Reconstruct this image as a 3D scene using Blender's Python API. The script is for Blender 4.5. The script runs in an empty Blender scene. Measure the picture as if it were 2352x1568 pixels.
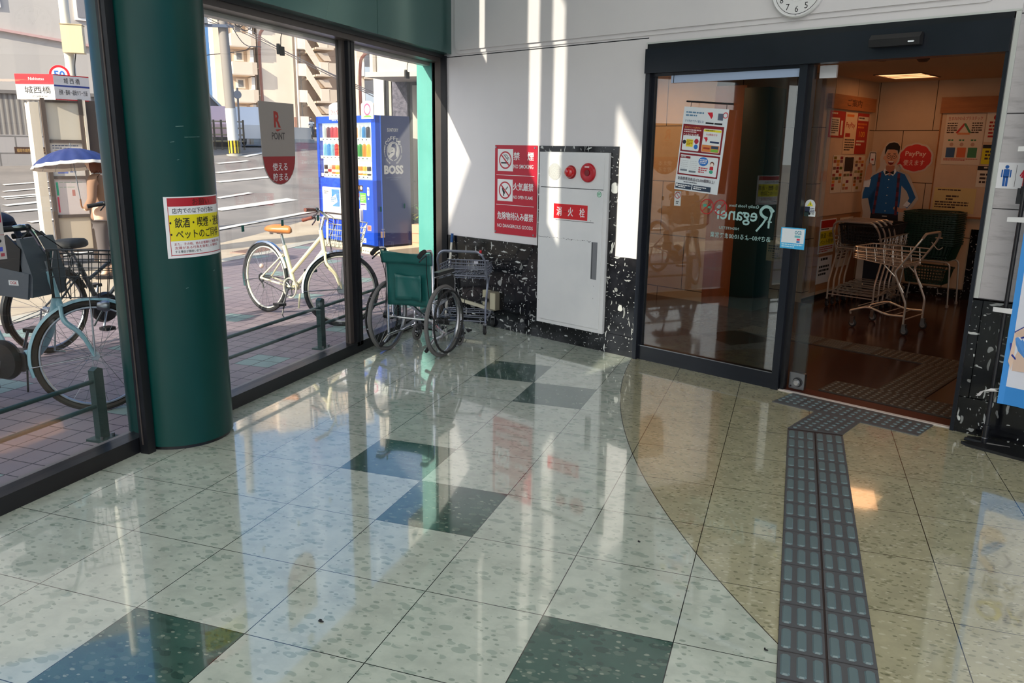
import bpy, bmesh, math, random
from mathutils import Vector as V, Matrix as M
PI=math.pi; R=math.radians; sc=bpy.context.scene; COL=sc.collection
random.seed(7)
# ---------------------------------------------------------------- camera
CP=V((2.50106,-1.94886,1.58454)); FOC=1844.975
CR=M.Rotation(.332768,3,'Z')@M.Rotation(1.333195,3,'X')@M.Rotation(.0132579,3,'Z')
cam=bpy.data.cameras.new('camera'); cam.sensor_width=36; cam.lens=FOC/2352*36; cam.clip_end=400; cam.clip_start=.05
camo=bpy.data.objects.new('camera',cam); COL.objects.link(camo); camo.matrix_world=M.Translation(CP)@CR.to_4x4(); sc.camera=camo
# ---------------------------------------------------------------- world, sun, exposure
w=bpy.data.worlds.new('world'); sc.world=w; w.use_nodes=True; nt=w.node_tree; nt.nodes.clear()
def wn(t,**k):
    x=nt.nodes.new('ShaderNode'+t)
    for a,b in k.items(): setattr(x,a,b)
    return x
tc=wn('TexCoord'); sx=wn('SeparateXYZ'); nt.links.new(tc.outputs['Generated'],sx.inputs[0])
cr_=wn('ValToRGB'); nt.links.new(sx.outputs[2],cr_.inputs[0]); e=cr_.color_ramp.elements
e[0].position=0; e[0].color=(.46,.64,.92,1); e[1].position=.8; e[1].color=(.16,.34,.8,1); e_=e.new(.1); e_.color=(.20,.42,.84,1); e_=e.new(.3); e_.color=(.34,.62,1.12,1)
dp_=wn('VectorMath',operation='DOT_PRODUCT'); dp_.inputs[1].default_value=(-.3486*.878,-.9373*.878,.479); nt.links.new(tc.outputs['Generated'],dp_.inputs[0])
def mth(op,a,b=0):
    x=wn('Math',operation=op)
    for i_,v_ in enumerate((a,b)):
        if hasattr(v_,'links'): nt.links.new(v_,x.inputs[i_])
        else: x.inputs[i_].default_value=v_
    return x.outputs[0]
gl=mth('POWER',mth('MAXIMUM',dp_.outputs['Value'],0),2.5)      # the bright, hazy half of the sky around the sun
mx=wn('Mix',data_type='RGBA'); nt.links.new(gl,mx.inputs[0]); nt.links.new(cr_.outputs[0],mx.inputs[6]); mx.inputs[7].default_value=(3.4,3.2,3.0,1)
bg=wn('Background'); bg.inputs[1].default_value=1.0
wo=wn('OutputWorld'); nt.links.new(mx.outputs[2],bg.inputs[0]); nt.links.new(bg.outputs[0],wo.inputs[0])
SD=V((.3486*math.cos(R(28.6)),.9373*math.cos(R(28.6)),-math.sin(R(28.6))))   # direction the sunlight travels
sl=bpy.data.lights.new('sun','SUN'); sl.energy=8.5; sl.angle=R(.6); sl.color=(1,.88,.74)
so=bpy.data.objects.new('sun',sl); COL.objects.link(so); so.rotation_euler=SD.to_track_quat('-Z','Y').to_euler()
def area(name,loc,rot,sx,sy,e,col):
    l=bpy.data.lights.new(name,'AREA'); l.shape='RECTANGLE'; l.size=sx; l.size_y=sy; l.energy=e; l.color=col
    o=bpy.data.objects.new(name,l); COL.objects.link(o); o.location=loc; o.rotation_euler=rot; return o
area('lobby_fill_light',(4.2,-4.5,5.1),(0,0,0),7,6,400,(1,.97,.94))  # added overhead fill behind the camera, brightens floor and door wall
sc.view_settings.view_transform='Standard'; sc.view_settings.look='None'; sc.view_settings.exposure=0.0; sc.view_settings.gamma=1; sc.view_settings.use_curve_mapping=False
# ---------------------------------------------------------------- frames of reference
CO=V((-.691,5.041,0)); TH=R(-24.3)
WM=M.Translation(CO)@M.Rotation(TH,4,'Z')                # door wall frame: x along the wall, y into the shop, z up
def wl(s,t,z=0): return WM@V((s,t,z))
GX=-.63                                                   # inner face of the shopfront frames
def at(px,py,q):                                          # far background: point at distance q seen at a pixel of the 2352x1568 photo
    d=CR@V(((px-1176)/FOC,-(py-784)/FOC,-1)); e=V((-.632,.775,0)); return CP+d*(q/d.dot(e))
def gz(x,y):
    q=(x-CP.x)*-.632+(y-CP.y)*.775; a=[(-99,0),(14,0),(19,.35),(28,1.45),(50,1.95),(90,2.3),(200,2.6)]
    for (q0,z0),(q1,z1) in zip(a,a[1:]):
        if q<=q1: return z0+(z1-z0)*(q-q0)/(q1-q0)
    return 2.6
# ---------------------------------------------------------------- materials
def lin(c):
    c=c/255; return c/12.92 if c<=.04045 else ((c+.055)/1.055)**2.4
def col(c): return (lin(c[0]),lin(c[1]),lin(c[2]),1)
MT={}
def mat(name,c=(200,200,200),rough=.5,metal=0,spec=.5,emit=0,coat=0,ec=None):
    if name in MT: return MT[name]
    m=bpy.data.materials.new(name); m.use_nodes=True; b=m.node_tree.nodes['Principled BSDF']
    b.inputs['Base Color'].default_value=col(c); b.inputs['Roughness'].default_value=rough; b.inputs['Metallic'].default_value=metal
    b.inputs['Specular IOR Level'].default_value=spec; b.inputs['Coat Weight'].default_value=coat
    if emit: b.inputs['Emission Color'].default_value=col(ec or c); b.inputs['Emission Strength'].default_value=emit
    m.diffuse_color=col(c); MT[name]=m; return m
def K(c,rough=.55,metal=0,emit=0): return mat('c_%d_%d_%d_%g_%g_%g'%(*c,rough,metal,emit),c,rough,metal,.4,emit)
class NT:
    def __init__(s,name,rough=.5,spec=.5):
        s.m=bpy.data.materials.new(name); s.m.use_nodes=True; MT[name]=s.m; s.t=s.m.node_tree; s.b=s.t.nodes['Principled BSDF']
        s.b.inputs['Roughness'].default_value=rough; s.b.inputs['Specular IOR Level'].default_value=spec
    def n(s,ty,ins=None,**kw):
        x=s.t.nodes.new('ShaderNode'+ty)
        for k,v in kw.items(): setattr(x,k,v)
        for k,v in (ins or {}).items(): s.put(x.inputs[k],v)
        return x
    def put(s,i,v):
        if hasattr(v,'is_output') or isinstance(v,bpy.types.NodeSocket): s.t.links.new(v,i)
        elif isinstance(v,bpy.types.Node): s.t.links.new(v.outputs[0],i)
        else: i.default_value=v
    def math(s,op,a,b=0,c=0,clamp=False):
        x=s.t.nodes.new('ShaderNodeMath'); x.operation=op; x.use_clamp=clamp
        for i,v in enumerate((a,b,c)): s.put(x.inputs[i],v)
        return x.outputs[0]
    def mix(s,f,a,b,bt='MIX'):
        x=s.t.nodes.new('ShaderNodeMix'); x.data_type='RGBA'; x.blend_type=bt
        s.put(x.inputs[0],f); s.put(x.inputs[6],a if not isinstance(a,tuple) or len(a)==4 else col(a)); s.put(x.inputs[7],b if not isinstance(b,tuple) or len(b)==4 else col(b)); return x.outputs[2]
    def co(s,kind='Object',scale=None,rot=None,loc=None):
        c=s.n('TexCoord'); o=c.outputs[kind]
        if scale or rot or loc:
            mp=s.n('Mapping'); s.put(mp.inputs[0],o)
            if scale: mp.inputs['Scale'].default_value=scale
            if rot: mp.inputs['Rotation'].default_value=rot
            if loc: mp.inputs['Location'].default_value=loc
            o=mp.outputs[0]
        return o
    def noise(s,vec,scale,detail=3,rough=.5): 
        x=s.n('TexNoise'); s.put(x.inputs['Vector'],vec); x.inputs['Scale'].default_value=scale; x.inputs['Detail'].default_value=detail; x.inputs['Roughness'].default_value=rough; return x.outputs[0]
    def step(s,v,a,b): 
        x=s.n('MapRange',clamp=True); s.put(x.inputs[0],v); x.inputs[1].default_value=a; x.inputs[2].default_value=b; return x.outputs[0]
    def base(s,c): s.put(s.b.inputs['Base Color'],c if not isinstance(c,tuple) else col(c))
    def bump(s,h,strength=.3,dist=.01):
        x=s.n('Bump'); s.put(x.inputs['Height'],h); x.inputs['Strength'].default_value=strength; x.inputs['Distance'].default_value=dist; s.put(s.b.inputs['Normal'],x.outputs[0])
def floor_mat(name,c0,chips,tan=False):
    a=NT(name,.07,.5); a.b.inputs['IOR'].default_value=1.5
    p=a.co('Object'); ns=a.noise(p,9,4,.6); 
    warp=a.mix(.02,p,a.n('TexNoise',{'Scale':6.0,'Vector':p}).outputs[1])
    def layer(sc_,thr,keep,stretch):
        mp=a.n('Mapping'); a.put(mp.inputs[0],warp); mp.inputs['Scale'].default_value=stretch; mp.inputs['Rotation'].default_value=(0,0,.35)
        v=a.n('TexVoronoi',{'Scale':sc_,'Vector':mp.outputs[0]}); cl=v.outputs['Color']; sx=a.n('SeparateColor'); a.put(sx.inputs[0],cl)
        k=a.math('LESS_THAN',sx.outputs[0],keep); r=a.math('MULTIPLY',sx.outputs[1],thr)
        return a.math('MULTIPLY',k,a.step(a.math('SUBTRACT',a.math('ADD',r,thr*.35),v.outputs['Distance']),0,.06)),sx.outputs[2]
    def full(c0,chips):
        c=a.mix(a.step(ns,.35,.65),c0,tuple(min(255,int(x*1.1)) for x in c0))
        for i,(cc,s_,t_,k_,st) in enumerate(chips):
            f,_=layer(s_,t_,k_,st); c=a.mix(a.math('MULTIPLY',f,.65),c,cc)
        return c
    c=full(c0,chips)
    if tan:
        sp=a.n('SeparateXYZ'); a.put(sp.inputs[0],p); dx=a.math('SUBTRACT',sp.outputs[0],TAN[0]); dy=a.math('SUBTRACT',sp.outputs[1],TAN[1])
        d=a.math('SQRT',a.math('ADD',a.math('MULTIPLY',dx,dx),a.math('MULTIPLY',dy,dy)))
        c2=full((160,156,128),[((122,122,94),34,.42,.42,(1,2.0,1)),((196,190,164),40,.4,.36,(1,2.0,1)),((98,98,76),50,.34,.26,(1,1.5,1))])
        c=a.mix(a.math('LESS_THAN',d,TAN[2]),c,c2)
        ring=a.math('LESS_THAN',a.math('ABSOLUTE',a.math('SUBTRACT',d,TAN[2])),.0022); c=a.mix(ring,c,(70,68,58))
    sp=a.n('SeparateXYZ'); a.put(sp.inputs[0],p)
    def joint(o,wd):
        f=a.math('FRACT',a.math('DIVIDE',o,.45)); f=a.math('MINIMUM',f,a.math('SUBTRACT',1,f)); return a.math('LESS_THAN',f,wd/.45)
    j=a.math('MAXIMUM',joint(sp.outputs[0],.0017),joint(sp.outputs[1],.0017)); c=a.mix(j,c,(22,24,22))
    a.base(c); sm=a.noise(a.co('Object',(1,1,1)),2.2,5,.6)
    a.put(a.b.inputs['Roughness'],a.math('ADD',.05,a.math('MULTIPLY',sm,.12)))
    wv=a.noise(a.co('Object'),3.5,2,.5); a.bump(a.math('ADD',a.math('MULTIPLY',wv,.5),a.math('MULTIPLY',j,-.1)),.12,.004)
    a.b.inputs['Coat Weight'].default_value=1; a.b.inputs['Coat IOR'].default_value=1.66; a.b.inputs['Coat Roughness'].default_value=.035
    return a.m
# circle of the tan zone fitted to its arc on the floor
TAN=(8.0705,4.3384,6.6660)
# ---------------------------------------------------------------- mesh builder
def frame(d,up=None):
    d=d.normalized(); u=up or (V((0,0,1)) if abs(d.z)<.95 else V((1,0,0))); x=u.cross(d).normalized(); return x,d.cross(x)
class B:
    def __init__(s,m=None): s.v=[]; s.f=[]; s.k=[]; s.ms=[]; s.m=m or M.Identity(4)
    def mi(s,m):
        if isinstance(m,tuple): m=K(m)
        if isinstance(m,str): m=MT[m]
        if m not in s.ms: s.ms.append(m)
        return s.ms.index(m)
    def add(s,vs,fs,m):
        o=len(s.v); s.v+=[s.m@V(v) for v in vs]; k=s.mi(m)
        for f in fs: s.f.append([o+i for i in f]); s.k.append(k)
        return s
    def bx(s,x0,y0,z0,x1,y1,z1,m):
        vs=[(x,y,z) for x in (min(x0,x1),max(x0,x1)) for y in (min(y0,y1),max(y0,y1)) for z in (min(z0,z1),max(z0,z1))]
        return s.add(vs,[(0,1,3,2),(4,6,7,5),(0,4,5,1),(2,3,7,6),(0,2,6,4),(1,5,7,3)],m)
    def rbx(s,x0,y0,z0,x1,y1,z1,m,r=.01,n=3,ax='z'):             # box with rounded edges along one axis
        def rr(a0,b0,a1,b1):
            q=min(r,abs(a1-a0)/2.01,abs(b1-b0)/2.01); o=[]
            for cx,cy,st in ((a1-q,b1-q,0),(a0+q,b1-q,1),(a0+q,b0+q,2),(a1-q,b0+q,3)):
                for i in range(n+1): t=(st+i/n)*PI/2; o.append((cx+q*math.cos(t),cy+q*math.sin(t)))
            return o
        if ax=='z': return s.prism(rr(x0,y0,x1,y1),z0,z1,m)
        if ax=='y': return s.prism(rr(x0,z0,x1,z1),y0,y1,m,lambda a,b,c:(a,c,b))
        return s.prism(rr(y0,z0,y1,z1),x0,x1,m,lambda a,b,c:(c,a,b))
    def prism(s,p,z0,z1,m,f=lambda a,b,c:(a,b,c),caps=True):
        n=len(p); vs=[f(a,b,z0) for a,b in p]+[f(a,b,z1) for a,b in p]
        fs=[(i,(i+1)%n,n+(i+1)%n,n+i) for i in range(n)]
        if caps: fs+=[tuple(range(n))[::-1],tuple(range(n,2*n))]
        return s.add(vs,fs,m)
    def loft(s,rings,m,closed=False,caps=True,wrap=True):
        n=len(rings[0]); vs=[v for r in rings for v in r]; fs=[]; L=len(rings)
        for i in range(L if closed else L-1):
            j=(i+1)%L
            for k in range(n if wrap else n-1): a=k; b=(k+1)%n; fs.append((i*n+a,i*n+b,j*n+b,j*n+a))
        if caps and not closed and wrap: fs+=[tuple(range(n))[::-1],tuple(range((L-1)*n,L*n))]
        return s.add(vs,fs,m)
    def tube(s,pts,r,m,n=8,closed=False,caps=True):
        P=[V(p) for p in pts]; L=len(P); rs=r if isinstance(r,(list,tuple)) else [r]*L; rings=[]; x=None
        for i in range(L):
            a=P[i-1] if (i or closed) else P[i]; b=P[(i+1)%L] if (i<L-1 or closed) else P[i]; d=(b-a)
            if d.length<1e-9: d=V((0,0,1))
            d.normalize()
            if x is None: x,_=frame(d)
            x=(x-d*x.dot(d)); x=x.normalized() if x.length>1e-6 else frame(d)[0]; y=d.cross(x)
            rings.append([P[i]+(x*math.cos(t)+y*math.sin(t))*rs[i] for t in [2*PI*k/n for k in range(n)]])
        return s.loft(rings,m,closed,caps)
    def cyl(s,a,b,r,m,n=16,r2=None): return s.tube([a,b],[r,r if r2 is None else r2],m,n)
    def lathe(s,prof,m,n=24,T=None):
        T=T or M.Identity(4); return s.loft([[T@V((r*math.cos(2*PI*k/n),r*math.sin(2*PI*k/n),z)) for k in range(n)] for r,z in prof],m)
    def torus(s,c,ax,RR,r,m,n=40,k=8,ry=None,a0=0,a1=2*PI):
        ax=V(ax).normalized(); x,y=frame(ax); full=abs(a1-a0-2*PI)<1e-6; c=V(c); rings=[]
        for i in range(n if full else n+1):
            t=a0+(a1-a0)*i/n; d=x*math.cos(t)+y*math.sin(t)
            rings.append([c+d*(RR+r*math.cos(u))+ax*((ry or r)*math.sin(u)) for u in [2*PI*j/k for j in range(k)]])
        return s.loft(rings,m,full,not full)
    def ball(s,c,r,m,n=16,h=10,T=None):
        r=(r,r,r) if not isinstance(r,(tuple,list)) else r; c=V(c); T=T or M.Identity(3)
        return s.loft([[c+T@V((r[0]*math.sin(a)*math.cos(2*PI*k/n),r[1]*math.sin(a)*math.sin(2*PI*k/n),r[2]*math.cos(a))) for k in range(n)] for a in [PI*(.02+.96*i/h) for i in range(h+1)]],m)
    def bar(s,a,b,wd,ht,m,up=None):                                # rectangular bar between two points
        a=V(a); b=V(b); x,y=frame(b-a,up); q=[(-1,-1),(1,-1),(1,1),(-1,1)]
        return s.loft([[p+x*(wd/2*i)+y*(ht/2*j) for i,j in q] for p in (a,b)],m)
    def obj(s,name,parent=None,ang=.6,smooth=True,mw=None):
        me=bpy.data.meshes.new(name); me.from_pydata([tuple(v) for v in s.v],[],s.f)
        for m in s.ms: me.materials.append(m)
        me.polygons.foreach_set('material_index',s.k)
        if smooth: me.polygons.foreach_set('use_smooth',[True]*len(s.f)); me.set_sharp_from_angle(angle=ang)
        me.update(); o=bpy.data.objects.new(name,me); COL.objects.link(o)
        if parent: o.parent=parent
        if mw is not None: o.matrix_world=mw
        return o
def bez(p,n=8):                                                    # smooth curve through points
    P=[V(q) for q in p]; P=[P[0]*2-P[1]]+P+[P[-1]*2-P[-2]]; o=[]
    for i in range(1,len(P)-2):
        a,b,c,d=P[i-1:i+3]
        for k in range(n): t=k/n; o.append(.5*((2*b)+(c-a)*t+(2*a-5*b+4*c-d)*t*t+(3*b-a-3*c+d)*t**3))
    return o+[P[-2]]
def fil(pts,r,n=4):                                                # polyline with rounded corners
    P=[V(p) for p in pts]; o=[P[0]]
    for i in range(1,len(P)-1):
        a=(P[i-1]-P[i]); b=(P[i+1]-P[i]); q=min(r,a.length/2,b.length/2); a=P[i]+a.normalized()*q; b=P[i]+b.normalized()*q
        for k in range(n+1): t=k/n; o.append(a*(1-t)**2+P[i]*2*t*(1-t)+b*t*t)
    return o+[P[-1]]
# ---------------------------------------------------------------- things, parts, labels
def tag(o,label,cat,group=None,kind=None):
    if kind: o['kind']=kind
    if label: o['label']=label
    if cat: o['category']=cat
    if group: o['group']=group
    return o
def thing(name,label,cat,mw=None,group=None):
    o=bpy.data.objects.new(name,None); COL.objects.link(o); o.empty_display_size=.1
    if mw is not None: o.matrix_world=mw
    return tag(o,label,cat,group)
def struct(o): o['kind']='structure'; return o
def kids(o): return [c for c in bpy.data.objects if c.parent==o]
def dup(o,mw=None,label=None,parent=None,ch=None):
    ch=ch or {}
    if not ch:
        for q in bpy.data.objects:
            if q.parent: ch.setdefault(q.parent.name,[]).append(q)
    c=o.copy(); COL.objects.link(c)
    if parent: c.parent=parent
    for k in ch.get(o.name,[]): dup(k,parent=c,ch=ch)
    if mw is not None: c.matrix_world=mw
    if label: c['label']=label
    return c
# ---------------------------------------------------------------- lettering and printed sheets
TC={}
def glyphs(txt,bold=0):
    k=(txt,bold)
    if k not in TC:
        cu=bpy.data.curves.new('t','FONT'); cu.body=txt; cu.resolution_u=2; cu.offset=bold; cu.size=1
        o=bpy.data.objects.new('t',cu); COL.objects.link(o); bpy.context.view_layer.update()
        me=o.evaluated_get(bpy.context.evaluated_depsgraph_get()).to_mesh()
        vs=[tuple(v.co) for v in me.vertices]; fs=[tuple(p.vertices) for p in me.polygons]
        bpy.data.objects.remove(o); bpy.data.curves.remove(cu)
        if not vs: vs=[(0,0,0)]; fs=[]
        x0=min(v[0] for v in vs); x1=max(v[0] for v in vs); y0=min(v[1] for v in vs); y1=max(v[1] for v in vs)
        TC[k]=([(v[0]-x0,v[1]-y0) for v in vs],fs,max(x1-x0,1e-4),max(y1-y0,1e-4))
    return TC[k]
class Sheet(B):
    """print on a flat face: u to the right, v down, from the top left corner; each layer lies a hair in front"""
    def __init__(s,x0=0,z0=0,y0=0,m=None,wrapf=None,flip=False): super().__init__(m); s.x0=x0; s.z0=z0; s.y0=y0; s.L=0; s.wf=wrapf; s.fl=flip
    def P(s,u,v):
        y=s.y0-.0006-.00025*s.L
        if s.wf: return s.wf(s.x0+u,s.z0-v,.0006+.00025*s.L)
        return (s.x0+u,y,s.z0-v)
    def lay(s,n=1): s.L+=n; return s
    def poly(s,pts,m): return s.add([s.P(*p) for p in pts],[tuple(range(len(pts)))[::-1]],m)
    def rect(s,u,v,w,h,m):
        if s.wf: 
            n=max(1,int(w/.02)); 
            for i in range(n): s.poly([(u+w*i/n,v),(u+w*(i+1)/n,v),(u+w*(i+1)/n,v+h),(u+w*i/n,v+h)],m)
            return s
        return s.poly([(u,v),(u+w,v),(u+w,v+h),(u,v+h)],m)
    def rrect(s,u,v,w,h,r,m,n=4):
        o=[]
        for cx,cy,st in ((u+w-r,v+h-r,0),(u+r,v+h-r,1),(u+r,v+r,2),(u+w-r,v+r,3)):
            for i in range(n+1): t=(st+i/n)*PI/2; o.append((cx+r*math.cos(t),cy+r*math.sin(t)))
        return s.poly(o[::-1],m)
    def disc(s,u,v,r,m,ry=None,n=28): return s.poly([(u+r*math.cos(2*PI*i/n),v-(ry or r)*math.sin(2*PI*i/n)) for i in range(n)][::-1],m)
    def ring(s,u,v,r0,r1,m,n=32,a0=0,a1=2*PI,ry=1):
        for i in range(n):
            a=a0+(a1-a0)*i/n; b=a0+(a1-a0)*(i+1)/n
            s.poly([(u+r0*math.cos(a),v-r0*ry*math.sin(a)),(u+r0*math.cos(b),v-r0*ry*math.sin(b)),(u+r1*math.cos(b),v-r1*ry*math.sin(b)),(u+r1*math.cos(a),v-r1*ry*math.sin(a))],m)
        return s
    def line(s,u0,v0,u1,v1,w,m):
        d=math.hypot(u1-u0,v1-v0) or 1; nx=-(v1-v0)/d*w/2; ny=(u1-u0)/d*w/2
        return s.poly([(u0-nx,v0-ny),(u1-nx,v1-ny),(u1+nx,v1+ny),(u0+nx,v0+ny)],m)
    def path(s,pts,w,m,closed=False):
        P=list(pts)+([pts[0]] if closed else [])
        for a,b in zip(P,P[1:]): s.line(*a,*b,w,m)
        return s
    def text(s,t,u,v,h,m,w=None,bold=.012,al='l',rot=0,mir=False):
        if bold and any(ord(q)>0x2000 for q in t):                  # heavy kanji and kana: the outline doubled sideways
            k=bold*h*.7
            for dx,dy in ((-k,0),(k,0),(0,-k*.6),(0,k*.6)): s.text(t,u+dx,v+dy,h,m,w,0,al,rot,mir); s.L+=.3
            s.L-=1.2; return s
        vs,fs,tw,th=glyphs(t,bold); sy=h/th; sx=(w/tw) if w else sy; W=tw*sx
        o=u if al=='l' else (u-W/2 if al=='c' else u-W); c,sn=math.cos(rot),math.sin(rot); ox,oy=u,v+h/2; P=[]
        for x,y in vs:
            X=(W-x*sx if mir else x*sx)+o; Y=v+h-y*sy
            if rot: dx,dy=X-ox,Y-oy; X=ox+dx*c-dy*sn; Y=oy+dx*sn+dy*c
            P.append(s.P(X,Y))
        return s.add(P,fs,m)
    def greek(s,u,v,w,n,lh,m,seed=0,fill=.55):                      # blocks of print too small to read in the photo
        rr=random.Random(seed)
        for i in range(n):
            x=u; 
            while x<u+w*(1 if i<n-1 else .6):
                l=lh*rr.uniform(.5,1.6); l=min(l,u+w-x); 
                if l<lh*.2: break
                s.rect(x,v+i*lh,l,lh*fill,m); x+=l+lh*.22
        return s
def skin(name,nodes,edges,m,parent=None,sub=2,root=0):
    me=bpy.data.meshes.new(name); me.from_pydata([n[0] for n in nodes],edges,[]); o=bpy.data.objects.new(name,me); COL.objects.link(o)
    md=o.modifiers.new('s','SKIN'); md.use_smooth_shade=True
    for i,d in enumerate(me.skin_vertices[0].data):
        r=nodes[i][1]; d.radius=(r,r) if not isinstance(r,tuple) else r; d.use_root=(i==root)
    sb=o.modifiers.new('b','SUBSURF'); sb.levels=sub; sb.render_levels=sub
    bpy.context.view_layer.update(); dg=bpy.context.evaluated_depsgraph_get(); n=bpy.data.meshes.new_from_object(o.evaluated_get(dg)); bpy.data.objects.remove(o)
    n.name=name; n.materials.clear(); n.materials.append(K(m) if isinstance(m,tuple) else m); o=bpy.data.objects.new(name,n); COL.objects.link(o)
    if parent: o.parent=parent
    return o
# ---------------------------------------------------------------- materials of the place
def glass(name,tint,refl=1.0,rough=0.0):
    m=bpy.data.materials.new(name); m.use_nodes=True; t=m.node_tree; t.nodes.clear(); MT[name]=m
    o=t.nodes.new('ShaderNodeOutputMaterial'); mx=t.nodes.new('ShaderNodeMixShader'); tr=t.nodes.new('ShaderNodeBsdfTransparent'); gl=t.nodes.new('ShaderNodeBsdfGlossy')
    tr.inputs[0].default_value=col(tint); gl.inputs['Roughness'].default_value=rough
    ge=t.nodes.new('ShaderNodeNewGeometry'); mr=t.nodes.new('ShaderNodeMapRange'); mr.inputs[3].default_value=1.52; mr.inputs[4].default_value=1/1.52
    fr=t.nodes.new('ShaderNodeFresnel'); mu=t.nodes.new('ShaderNodeMath'); mu.operation='MULTIPLY'; mu.use_clamp=True; mu.inputs[1].default_value=refl
    L=t.links.new; L(ge.outputs['Backfacing'],mr.inputs[0]); L(mr.outputs[0],fr.inputs[0]); L(fr.outputs[0],mu.inputs[0]); L(mu.outputs[0],mx.inputs[0]); L(tr.outputs[0],mx.inputs[1]); L(gl.outputs[0],mx.inputs[2]); L(mx.outputs[0],o.inputs[0])
    return m
glass('glass_shop',(247,250,249),1.0); glass('glass_door',(214,222,220),2.2); glass('glass_clear',(240,244,243),1.0); glass('frost',(225,228,230),2.0,.25)
LF=floor_mat('tile_pale',(172,179,166),[((140,156,142),22,.5,.5,(1,1.7,1)),((188,194,180),26,.5,.45,(1,1.7,1)),((120,136,122),40,.36,.22,(1,1.6,1))],tan=True)
DF=floor_mat('tile_dark',(58,84,74),[((40,64,56),22,.5,.5,(1,1.7,1)),((96,114,100),26,.45,.45,(1,1.8,1)),((150,158,140),44,.36,.2,(1,1.6,1))])
def granite():
    a=NT('granite',.12,.5); p=a.co('Object'); wp=a.mix(.06,p,a.n('TexNoise',{'Scale':9.0,'Vector':p}).outputs[1]); c=None
    for sc_,st,rt,keep,thr in ((13,(1,1,5),(.5,.7,0),.20,.5),(12,(5.4,1,1),(.3,.5,.6),.18,.5),(13,(1,4.6,1),(.9,.2,1.1),.16,.5),(50,(1,1,2.2),(.3,.2,.8),.16,.4),(44,(2.2,1,1),(.1,-.7,.3),.16,.4)):
        mp=a.n('Mapping'); a.put(mp.inputs[0],wp); mp.inputs['Scale'].default_value=st; mp.inputs['Rotation'].default_value=rt
        v=a.n('TexVoronoi',{'Scale':float(sc_),'Vector':mp.outputs[0]}); sx=a.n('SeparateColor'); a.put(sx.inputs[0],v.outputs['Color'])
        k=a.math('MULTIPLY',a.math('LESS_THAN',sx.outputs[0],keep),a.step(a.math('SUBTRACT',a.math('MULTIPLY',sx.outputs[1],thr),v.outputs['Distance']),0,.03))
        k=a.math('MULTIPLY',k,a.math('ADD',.25,a.math('MULTIPLY',sx.outputs[2],.75)))
        c=k if c is None else a.math('MAXIMUM',c,k)
    b=a.mix(a.step(a.noise(p,14,4,.7),.4,.7),(14,15,18),(27,28,32)); a.base(a.mix(c,b,(205,208,206)))
granite()
def simple(name,c0,c1,sc_,rough,bumpk=0,det=4,spec=.4,scale=None,lo=.35,hi=.65,dist=.01):
    a=NT(name,rough,spec); p=a.co('Object',scale); n=a.noise(p,sc_,det,.6); a.base(a.mix(a.step(n,lo,hi),c0,c1))
    if bumpk: a.bump(n,bumpk,dist)
    return a.m
simple('wall_paint',(214,211,213),(220,217,218),1.2,.32,0); simple('white_metal',(214,215,216),(222,222,222),3,.3,0)
simple('frame_black',(22,23,27),(28,29,33),4,.3,0); simple('door_black',(20,24,32),(25,29,38),3,.28,0); simple('frame_brown',(74,66,62),(80,72,68),4,.35,0)
simple('col_green',(4,58,54),(8,64,59),3,.3,.05,3,.28,(1,1,.4)); simple('teal',(92,170,160),(100,178,168),3,.4,0); simple('fascia',(62,106,102),(68,112,108),2,.24,.04,2,1.0); MT['fascia'].node_tree.nodes['Principled BSDF'].inputs['Metallic'].default_value=.55
simple('asphalt',(118,112,108),(140,132,126),.9,.85,.3,8); simple('apron',(176,160,140),(196,180,158),1.5,.85,.3,8); simple('concrete',(170,164,154),(190,184,172),4,.85,.2,6)
simple('paint_line',(226,220,212),(205,198,190),6,.8); simple('stone',(150,146,142),(176,172,166),3,.85,.5,6); simple('roughstone',(70,68,80),(112,108,120),22,.8,.9,4)
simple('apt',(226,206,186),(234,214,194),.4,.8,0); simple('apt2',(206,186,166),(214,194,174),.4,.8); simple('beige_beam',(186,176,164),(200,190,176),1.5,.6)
simple('chrome',(205,206,210),(215,216,220),4,.16); MT['chrome'].node_tree.nodes['Principled BSDF'].inputs['Metallic'].default_value=1
mat('steel',(150,152,156),.3,1); mat('rubber',(28,28,30),.7); mat('tyre_grey',(104,102,100),.75); mat('black_plastic',(20,20,22),.4); mat('brass_steel',(205,196,184),.3,.6)
mat('cream',(240,228,190),.3,0,.5); mat('leather',(196,120,50),.35); mat('grip_brown',(120,62,46),.5); mat('wire_black',(26,26,28),.4)
mat('wc_green',(28,92,88),.38,0,.5); mat('cart_grey',(132,136,150),.35,.5); mat('basket_dark',(24,26,28),.45); mat('basket_green',(14,52,38),.4)
mat('rail_green',(44,70,70),.4,.2); mat('tactile_dark',(80,82,84),.45); mat('tactile_top',(94,112,114),.4)
def panels_vest():
    a=NT('vest_wall',.6,.3); p=a.co('Object'); sp=a.n('SeparateXYZ'); a.put(sp.inputs[0],p)
    u=a.math('ADD',sp.outputs[0],sp.outputs[1]); v=a.math('DIVIDE',a.math('SUBTRACT',sp.outputs[2],1.245),.572); row=a.math('FLOOR',v); fv=a.math('FRACT',v)
    uu=a.math('ADD',a.math('DIVIDE',u,.61),a.math('MULTIPLY',a.math('FRACT',a.math('MULTIPLY',row,.5)),1)); fu=a.math('FRACT',uu)
    g=a.math('MAXIMUM',a.math('LESS_THAN',fu,.012),a.math('LESS_THAN',fv,.013)); n=a.noise(p,7,5,.6)
    a.base(a.mix(g,a.mix(n,(196,168,138),(212,186,156)),(60,44,34))); a.bump(g,.5,-.004)
panels_vest()
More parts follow.
